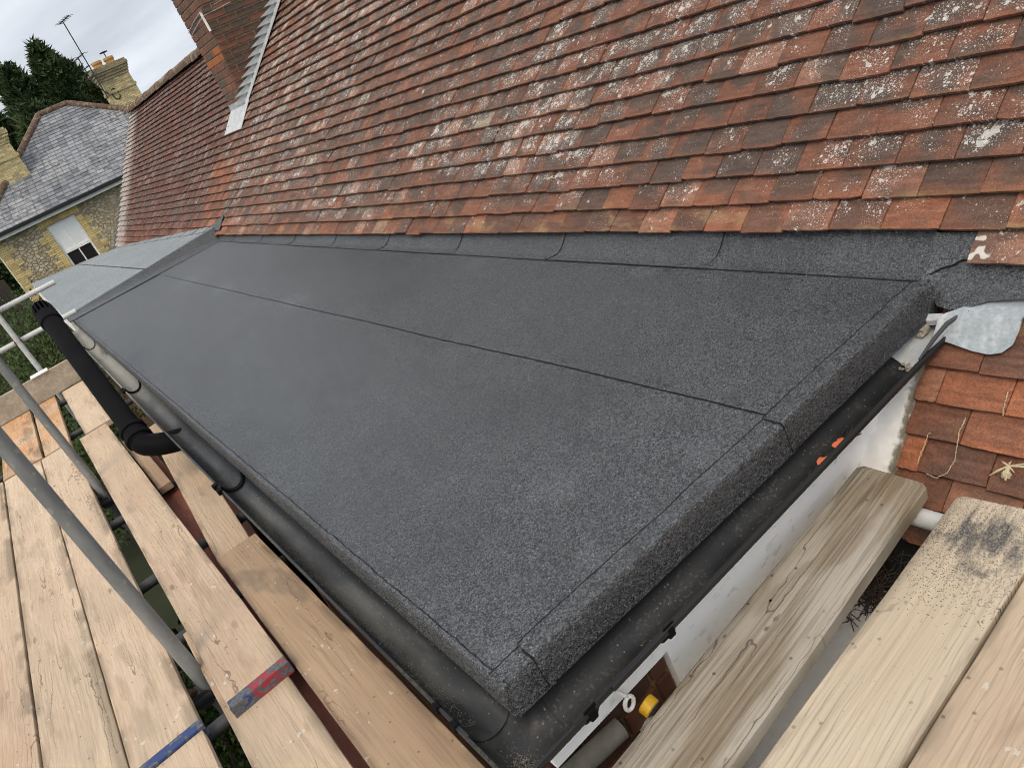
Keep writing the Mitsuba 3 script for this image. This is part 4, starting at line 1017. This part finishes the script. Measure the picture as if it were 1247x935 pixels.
put(t, 'hook', tube([c + [0, 0, .024], c + [-.004, -.008, .04], c + [-.03, -.014, .040]], .0045, 8), 'M_white_plastic', smooth=True)
t = thing('plastic_cap', 'yellow plastic cap with a grey face below the white fascia', 'cap')
c = np.array([-.150, -1.405, -.428]); d = unit([1.0, .1, -.5])
put(t, 'cap', tube([c - d * .022, c - d * .020, c, c + d * .002], [.021, .0235, .0235, .021], 24), 'M_yellow', smooth=30)
put(t, 'plug', tube([c + d * .0015, c + d * .0035], .0195, 24), 'M_grey_plug')
t = thing('grey_ledge', 'smooth grey painted ledge seen in the gap between the right planks', 'ledge')
put(t, None, box(-.19, .14, -2.2, -.72, -.70, -.64, .004), 'M_ledge')
t = thing('root_clump', 'black fibrous clump of roots at the top of the grey ledge', 'roots', kind='stuff')
r = np.random.default_rng(12); ms = []
for i in range(240):
    c = np.array([-.10 + .09 * r.random(), -.74 + .08 * r.standard_normal() * .6, -.64 + .03 * r.random()]); d = unit([r.standard_normal() * .6, -.5 + .6 * r.standard_normal(), .5 * r.standard_normal() + .3]) * (.03 + .05 * r.random())
    ms.append(tube([c, c + d * .6 + [0, 0, .01], c + d], .0009 + .0012 * r.random(), 4))
put(t, None, cat(ms), 'M_twig')

# ------------------------------------------------------------------ house behind: slates, flint walls, yellow brick
hb = thing('slate_house', 'flint and yellow brick house with a hipped slate roof, behind on the left', 'house')
XW, YA, YB, ZE = -30.7, -2.0, 7.8, .76
XR, YR0, YR1, ZR = -35.0, 2.47, 3.6, 3.84
put(hb, 'wall', cat([box(XW - 8.6, XW - .16, YA + .36, YB - .36, -2.8, ZE - .05), box(XW - .16, XW, YA + .35, .07, -2.8, ZE - .05), box(XW - .16, XW, 1.07, YB - .35, -2.8, ZE - .05), box(XW - .16, XW, .07, 1.07, .30, ZE - .05), box(XW - .16, XW, .07, 1.07, -2.8, -1.72)]), 'M_flint')
# roof faces as slates
E0, E1, R0, R1 = np.array([XW + .32, YA, ZE]), np.array([XW + .32, YB, ZE]), np.array([XR, YR0, ZR]), np.array([XR, YR1, ZR])
EB0, EB1 = np.array([XR - (XW + .32 - XR), YA, ZE]), np.array([XR - (XW + .32 - XR), YB, ZE])
put(hb + '__roof', 'boarding', TM(np.array([E0, E1, R1, R0, EB0, EB1]) - [0, 0, .05], [[0, 1, 2], [0, 2, 3], [4, 0, 3], [1, 5, 2], [5, 4, 3], [5, 3, 2]]), 'M_black')
def slates(a, b, c, d, nrow, seed):
    """rows from the eave a-b up to the ridge d-c"""
    n = unit(np.cross(b - a, d - a)); n = n if n[2] > 0 else -n
    r = np.random.default_rng(seed); V, F, U = [], [], []; o = 0; sid = seed * 1000
    for k in range(nrow):
        t0, t1 = k / nrow, min(1.0, (k + 1.25) / nrow)
        l0, r0_ = a + (d - a) * t0, b + (c - b) * t0
        up = unit((d + c) / 2 - (a + b) / 2); h = np.linalg.norm((d + c) / 2 - (a + b) / 2) / nrow * 1.3
        e = unit(b - a); Wd = np.linalg.norm(r0_ - l0); sw = .26
        x = -sw * (.5 if k % 2 else 0)
        while x < Wd:
            x0, x1 = max(0, x) + .005, min(Wd, x + sw) - .005; x += sw
            if x1 - x0 < .03: continue
            lift = .022 + .014 * r.random(); dz = .012 * (r.random() - .5)
            p0, p1 = l0 + e * x0 + up * dz, l0 + e * x1 + up * dz
            sh = min(1, t1) 
            q = np.array([p0 + n * lift, p1 + n * lift, p1 + up * h + n * .002, p0 + up * h + n * .002, p0 - n * .002, p1 - n * .002])
            V.append(q); F += [[o, o + 1, o + 2], [o, o + 2, o + 3], [o + 4, o + 5, o + 1], [o + 4, o + 1, o]]
            U += [[((sid * 7) % 997 + .5) / 1000., 0]] * 6; sid += 1; o += 6
    return TM(np.vstack(V), F), np.array(U)
m, u = slates(E0, E1, R1, R0, 26, 1); put(hb + '__roof', 'slates', m, 'M_slate', uv=u, kind='stuff')
m, u = slates(EB0, E0, R0, R0 + [-.01, 0, 0], 26, 2); put(hb + '__roof', 'slates', m, 'M_slate', uv=u, kind='stuff')
m, u = slates(E1, EB1, R1 + [-.01, 0, 0], R1, 26, 3); put(hb + '__roof', 'slates', m, 'M_slate', uv=u, kind='stuff')
def hipline(a, b, name):
    L = np.linalg.norm(b - a); n = max(2, int(L / .42))
    for i in range(n):
        p, q = a + (b - a) * i / n, a + (b - a) * ((i + .97) / n)
        put(hb + '__roof', name, tube([p + [0, 0, .03], q + [0, 0, .04]], [.13, .12], 10), 'M_ridge', smooth=40)
hipline(E0, R0, 'hip_tile'); hipline(E1, R1, 'hip_tile'); hipline(R0, R1, 'ridge_tile')
put(hb, 'gutter', box(XW + .30, XW + .42, YA, YB, ZE - .10, ZE + .01, .01), 'M_black')
put(hb, 'fascia', box(XW + .02, XW + .29, YA, YB, ZE - .22, ZE - .09), 'M_paint')
# window
wy0, wy1, wz1, wz0 = .07, 1.07, .30, -1.72
wn = hb + '__window'
fx = XW - .09
fr_ = [box(fx - .04, fx + .025, wy0, wy0 + .07, wz0, wz1), box(fx - .04, fx + .025, wy1 - .07, wy1, wz0, wz1), box(fx - .04, fx + .02, wy0 + .07, wy1 - .07, wz1 - .07, wz1), box(fx - .04, fx + .02, wy0 + .07, wy1 - .07, wz0, wz0 + .08), box(fx - .04, fx + .03, wy0 + .07, wy1 - .07, -.76, -.66), box(fx - .04, fx + .012, .55, .59, wz0 + .08, -.76), box(fx - .04, fx + .012, .55, .59, -.66, wz1 - .07)]
put(wn, 'frame', cat(fr_), 'M_paint')
put(wn, 'pane', TM([[fx + .003, wy0 + .05, wz0], [fx + .003, wy1 - .05, wz0], [fx + .003, wy1 - .05, wz1], [fx + .003, wy0 + .05, wz1]], [[0, 1, 2], [0, 2, 3]]), 'M_pane')
put(wn, 'blind', box(fx - .012, fx - .006, wy0 + .06, wy1 - .06, -.68, wz1 - .05), 'M_blind')
put(wn, 'dark_room', box(fx - .03, fx - .015, wy0 + .01, wy1 - .01, wz0 + .01, wz1 - .01), 'M_room')
put(wn, 'sill', box(fx - .04, fx + .20, wy0 - .08, wy1 + .08, wz0 - .09, wz0 - .003), 'M_paint')
# brick dressings: toothed jambs, soldier arch, corner quoin, string course
bid = 0
def yb(y0, y1, z0, z1, part='dressing_brick'):
    global bid
    m = box(XW - .05, XW + .016, y0 + .006, y1 - .006, z0 + .006, z1 - .006, .004)
    put(hb + '__wall', part, m, 'M_brick_yellow', uv=np.full((len(m.vertices), 2), (bid * 37 % 991 + .5) / 1000.)); bid += 1
put(hb + '__wall', 'dressing_mortar', cat([box(XW - .05, XW + .004, wy0 - .24, wy0, -1.9, .45), box(XW - .05, XW + .004, wy1, wy1 + .24, -1.9, .45), box(XW - .05, XW + .004, YA + .35, YA + .6, -2.7, .55)]), 'M_joint_yellow')
for c in range(26):
    z0 = -1.75 + .075 * c; wide = (c // 3) % 2
    yb(wy0 - (.45 if wide else .24), wy0 - (.225 if wide else .0) - .0, z0, z0 + .075)
    if wide: yb(wy0 - .225, wy0, z0, z0 + .075)
    yb(wy1, wy1 + .225, z0, z0 + .075)
    if wide: yb(wy1 + .225, wy1 + .45, z0, z0 + .075)
for c in range(32):
    z0 = -2.0 + .075 * c; wide = (c // 3) % 2
    if z0 > .55: break
    yb(YA + .36, YA + .36 + .28, z0, z0 + .075)
    if wide: yb(YA + .64, YA + .86, z0, z0 + .075)
for i in range(15):
    y = wy0 - .22 + i * .0965; yb(y, y + .0965, .30 + .03 * (1 - ((i - 7) / 7.5) ** 2), .53)
# stacks
def far_stack(y0, y1, x0, x1, zb, zt, label):
    ch = hb + '__chimney'
    put(ch, 'shaft', box(x0, x1, y0, y1, zb, zt - .5), 'M_brick_far', label=label)
    put(ch, 'string_course', box(x0 - .04, x1 + .04, y0 - .04, y1 + .04, zt - 1.0, zt - .9), 'M_brick_far')
    for i, (d, a, b) in enumerate(((.03, .5, .4), (.07, .4, .3), (.11, .3, .2), (.15, .2, .08), (.11, .08, 0))):
        put(ch, 'corbel_course', box(x0 - d, x1 + d, y0 - d, y1 + d, zt - a + .002, zt - b), 'M_brick_far')
far_stack(4.93, 6.08, -34.7, -34.0, 2.2, 4.50, 'yellow brick stack with two clay pots behind the tiled ridge')
for y in (5.25, 5.74):
    put(hb + '__chimney', 'pot', tube([[-34.35, y, 4.48], [-34.35, y, 4.60], [-34.35, y, 4.66], [-34.35, y, 4.74]], [.19, .18, .21, .20], 18, hollow=.03), 'M_pot', smooth=30)
put(hb + '__chimney', 'cowl', cat([tube([[-34.35, 5.70, 4.7], [-34.35, 5.70, 4.95]], .02, 6), tube([[-34.35, 5.70, 4.93], [-34.35, 5.70, 4.96]], .16, 12)]), 'M_black')
far_stack(-.4, .80, -33.0, -32.3, .9, 3.75, 'second yellow stack cut by the left edge of the photo')
put(hb + '__chimney', 'cable_coil', tube([[-33.98, 5.2 + .13 * math.cos(a), 3.45 + .2 * math.sin(a)] for a in np.linspace(0, 6, 16)], .018, 6), 'M_black')

# aerials
def aerial(label, path, yagis):
    t = thing('aerial', label, 'aerial')
    put(t, 'mast', tube(path, .022, 8), 'M_dark_steel', smooth=True)
    for (c, ln, els, el) in yagis:
        c = np.asarray(c, float); bd = unit([.75, .55, .12])
        bar = [tube([c - bd * ln * .35, c + bd * ln * .65], .02, 6)]
        put(t, 'boom', cat(bar), 'M_dark_steel')
        rods = []
        for i in range(els):
            p = c + bd * ln * (-.35 + i / max(1, els - 1)); d = unit(np.cross(bd, NZ)) if el[1] == 'h' else NZ
            rods.append(tube([p - d * el[0], p + d * el[0]], .010, 5))
        put(t, 'rods', cat(rods), 'M_dark_steel')
aerial('tall mast aerial rising above the far yellow stack', [[-33.85, 4.83, 3.4], [-33.75, 4.84, 4.6], [-33.6, 4.85, 6.25]], [([-33.6, 4.85, 6.27], .62, 6, (.22, 'h'))])
aerial('lower bent aerial with small cross bars, left of the far stack', [[-33.95, 4.95, 3.55], [-33.8, 4.78, 3.75], [-33.6, 4.60, 4.1], [-33.6, 4.62, 5.02]], [([-33.6, 4.62, 5.0], .55, 3, (.22, 'h')), ([-33.6, 4.62, 4.58], .4, 2, (.16, 'h')), ([-33.6, 4.61, 4.25], .4, 2, (.16, 'h'))])

# ------------------------------------------------------------------ trees, shrubs, fence
def conifer(label, x, y, ztop, rad, seed, zb=-2.8):
    t = thing('conifer_tree', label, 'tree', 'dark conifers behind the slate house')
    r = np.random.default_rng(seed); H = ztop - zb
    put(t, 'trunk', tube([[x, y, zb], [x, y, zb + H * .5], [x, y, zb + H * .97]], [.28, .16, .03], 8), 'M_bark')
    n = 9000; h = 1 - r.random(n) ** .62; h = np.clip(h, .02, 1)
    env = rad * (1 - h) ** .75 * (.75 + .5 * meshkit.noise(np.stack([h * 9, r.random(n) * 0 + seed, h * 0], -1), seed)) + .10
    an = r.random(n) * 2 * np.pi; lob = .72 + .5 * meshkit.noise(np.stack([np.cos(an) * 2 + 5, np.sin(an) * 2 + 5, h * 9], -1), seed + 1)
    rr = env * lob * (.35 + .65 * r.random(n) ** .5)
    c = np.stack([x + rr * np.cos(an), y + rr * np.sin(an), zb + h * H], 1)
    out = np.stack([np.cos(an), np.sin(an), .55 + .9 * r.random(n)], 1); out /= np.linalg.norm(out, axis=1, keepdims=True)
    V, F = [], []; o = 0
    k = 4
    for j in range(k):
        d = out + .55 * r.standard_normal((n, 3)); d /= np.linalg.norm(d, axis=1, keepdims=True)
        s = np.cross(d, r.standard_normal((n, 3))); s /= np.linalg.norm(s, axis=1, keepdims=True)
        L = (.18 + .34 * r.random((n, 1))); wd = .06 + .07 * r.random((n, 1))
        b = c + .10 * r.standard_normal((n, 3))
        V.append(np.stack([b - s * wd, b + s * wd, b + d * L], 1).reshape(-1, 3))
    V = np.vstack(V); F = np.arange(len(V)).reshape(-1, 3)
    put(t, 'crown', TM(V, F), 'M_conifer')
for i, (lab, y, zt, rad, x) in enumerate((('tallest conifer spire, left of the aerials', 5.8, 7.9, 2.5, -48), ('conifer at the very left edge of the photo', 4.1, 7.7, 2.6, -49), ('conifer just right of the tallest spire', 6.5, 6.7, 1.6, -47.5), ('lower conifer below the bent aerial', 7.2, 5.3, 1.7, -47), ('low conifer behind the foot of the yellow stack', 7.9, 4.6, 1.9, -46), ('bushy conifer above the left hip of the slate roof', 2.0, 6.4, 3.0, -50), ('short dark conifer behind the left slate hip', 3.6, 5.4, 2.6, -46), ('dark conifer filling the left edge behind the second stack', .9, 5.2, 3.2, -49))):
    conifer(lab, x, y, zt, rad, 40 + i)
def shrub(label, c, rad, hh, seed, n=5200, leaf=.05, mt='M_leaf', name='shrub'):
    t = thing(name, label, 'shrub', 'garden shrubs beyond the scaffold')
    r = np.random.default_rng(seed); c = np.asarray(c, float)
    st = [tube([c + [0, 0, -hh], c + [.3 * rad * math.cos(a), .3 * rad * math.sin(a), 0]], [.03, .012], 6) for a in np.arange(5) * 1.26]
    put(t, 'stems', cat(st), 'M_bark')
    u = r.standard_normal((n, 3)); u /= np.linalg.norm(u, axis=1, keepdims=True)
    rr = (.35 + .65 * r.random((n, 1)) ** .6) * (.7 + .6 * meshkit.noise(u * 2.2 + seed, seed))[:, None]
    p = c + u * rr * [rad, rad, hh]
    d = unit([0, 0, .3]) + u + .8 * r.standard_normal((n, 3)); d /= np.linalg.norm(d, axis=1, keepdims=True)
    s = np.cross(d, r.standard_normal((n, 3))); s /= np.linalg.norm(s, axis=1, keepdims=True)
    L = leaf * (.6 + .9 * r.random((n, 1)))
    V = np.stack([p, p + d * L * .5 + s * L * .32, p + d * L, p + d * L * .5 - s * L * .32], 1).reshape(-1, 3)
    b = np.arange(n)[:, None] * 4
    F = np.vstack([b + [0, 1, 2], b + [0, 2, 3]])
    put(t, 'foliage', TM(V, F), mt)
shrub('dark green shrub filling the left edge above the toe board', [-10.5, -2.9, -1.55], 1.1, 1.15, 1)
shrub('leafy shrub behind the lower guard rail and vent pipe', [-13.0, -2.25, -1.35], .95, 1.15, 2)
shrub('shrub beyond the far corner of the pale roof', [-17.5, -2.2, -1.35], 1.0, 1.1, 3)
shrub('low shrub under the far left planks', [-8.8, -2.3, -1.9], .9, .7, 4)
shrub('trailing green shrub at the foot of the flint wall', [-29.5, -.4, -1.9], .8, .65, 5, leaf=.09)
shrub('green plant at the wall foot, right of the guard rail end', [-29.4, .55, -1.95], .6, .5, 7, leaf=.09)
shrub('dark low shrub under the deck below the middle gap', [-3.1, -2.35, -1.75], .95, .55, 8)
shrub('dark low shrub under the deck near the blue banded plank', [-1.6, -2.5, -1.9], .8, .5, 9)
shrub('bright mossy green plant seen down the gap between planks', [-2.35, -2.42, -1.35], .42, .3, 6, n=5000, leaf=.03, mt='M_moss')
fe = thing('garden_fence', 'dark timber fence between shrubs and the flint house', 'fence')
for i in range(26):
    put(fe, 'slat', box(-22.03, -22.0, -6.0 + i * .155, -5.85 + i * .155, -2.8, -.15 + .0 * i, .004), 'M_fence')
put(fe, 'rail', cat([box(-22.07, -22.032, -6, -1.98, -1.2, -1.1), box(-22.07, -22.032, -6, -1.98, -2.3, -2.2)]), 'M_fence')
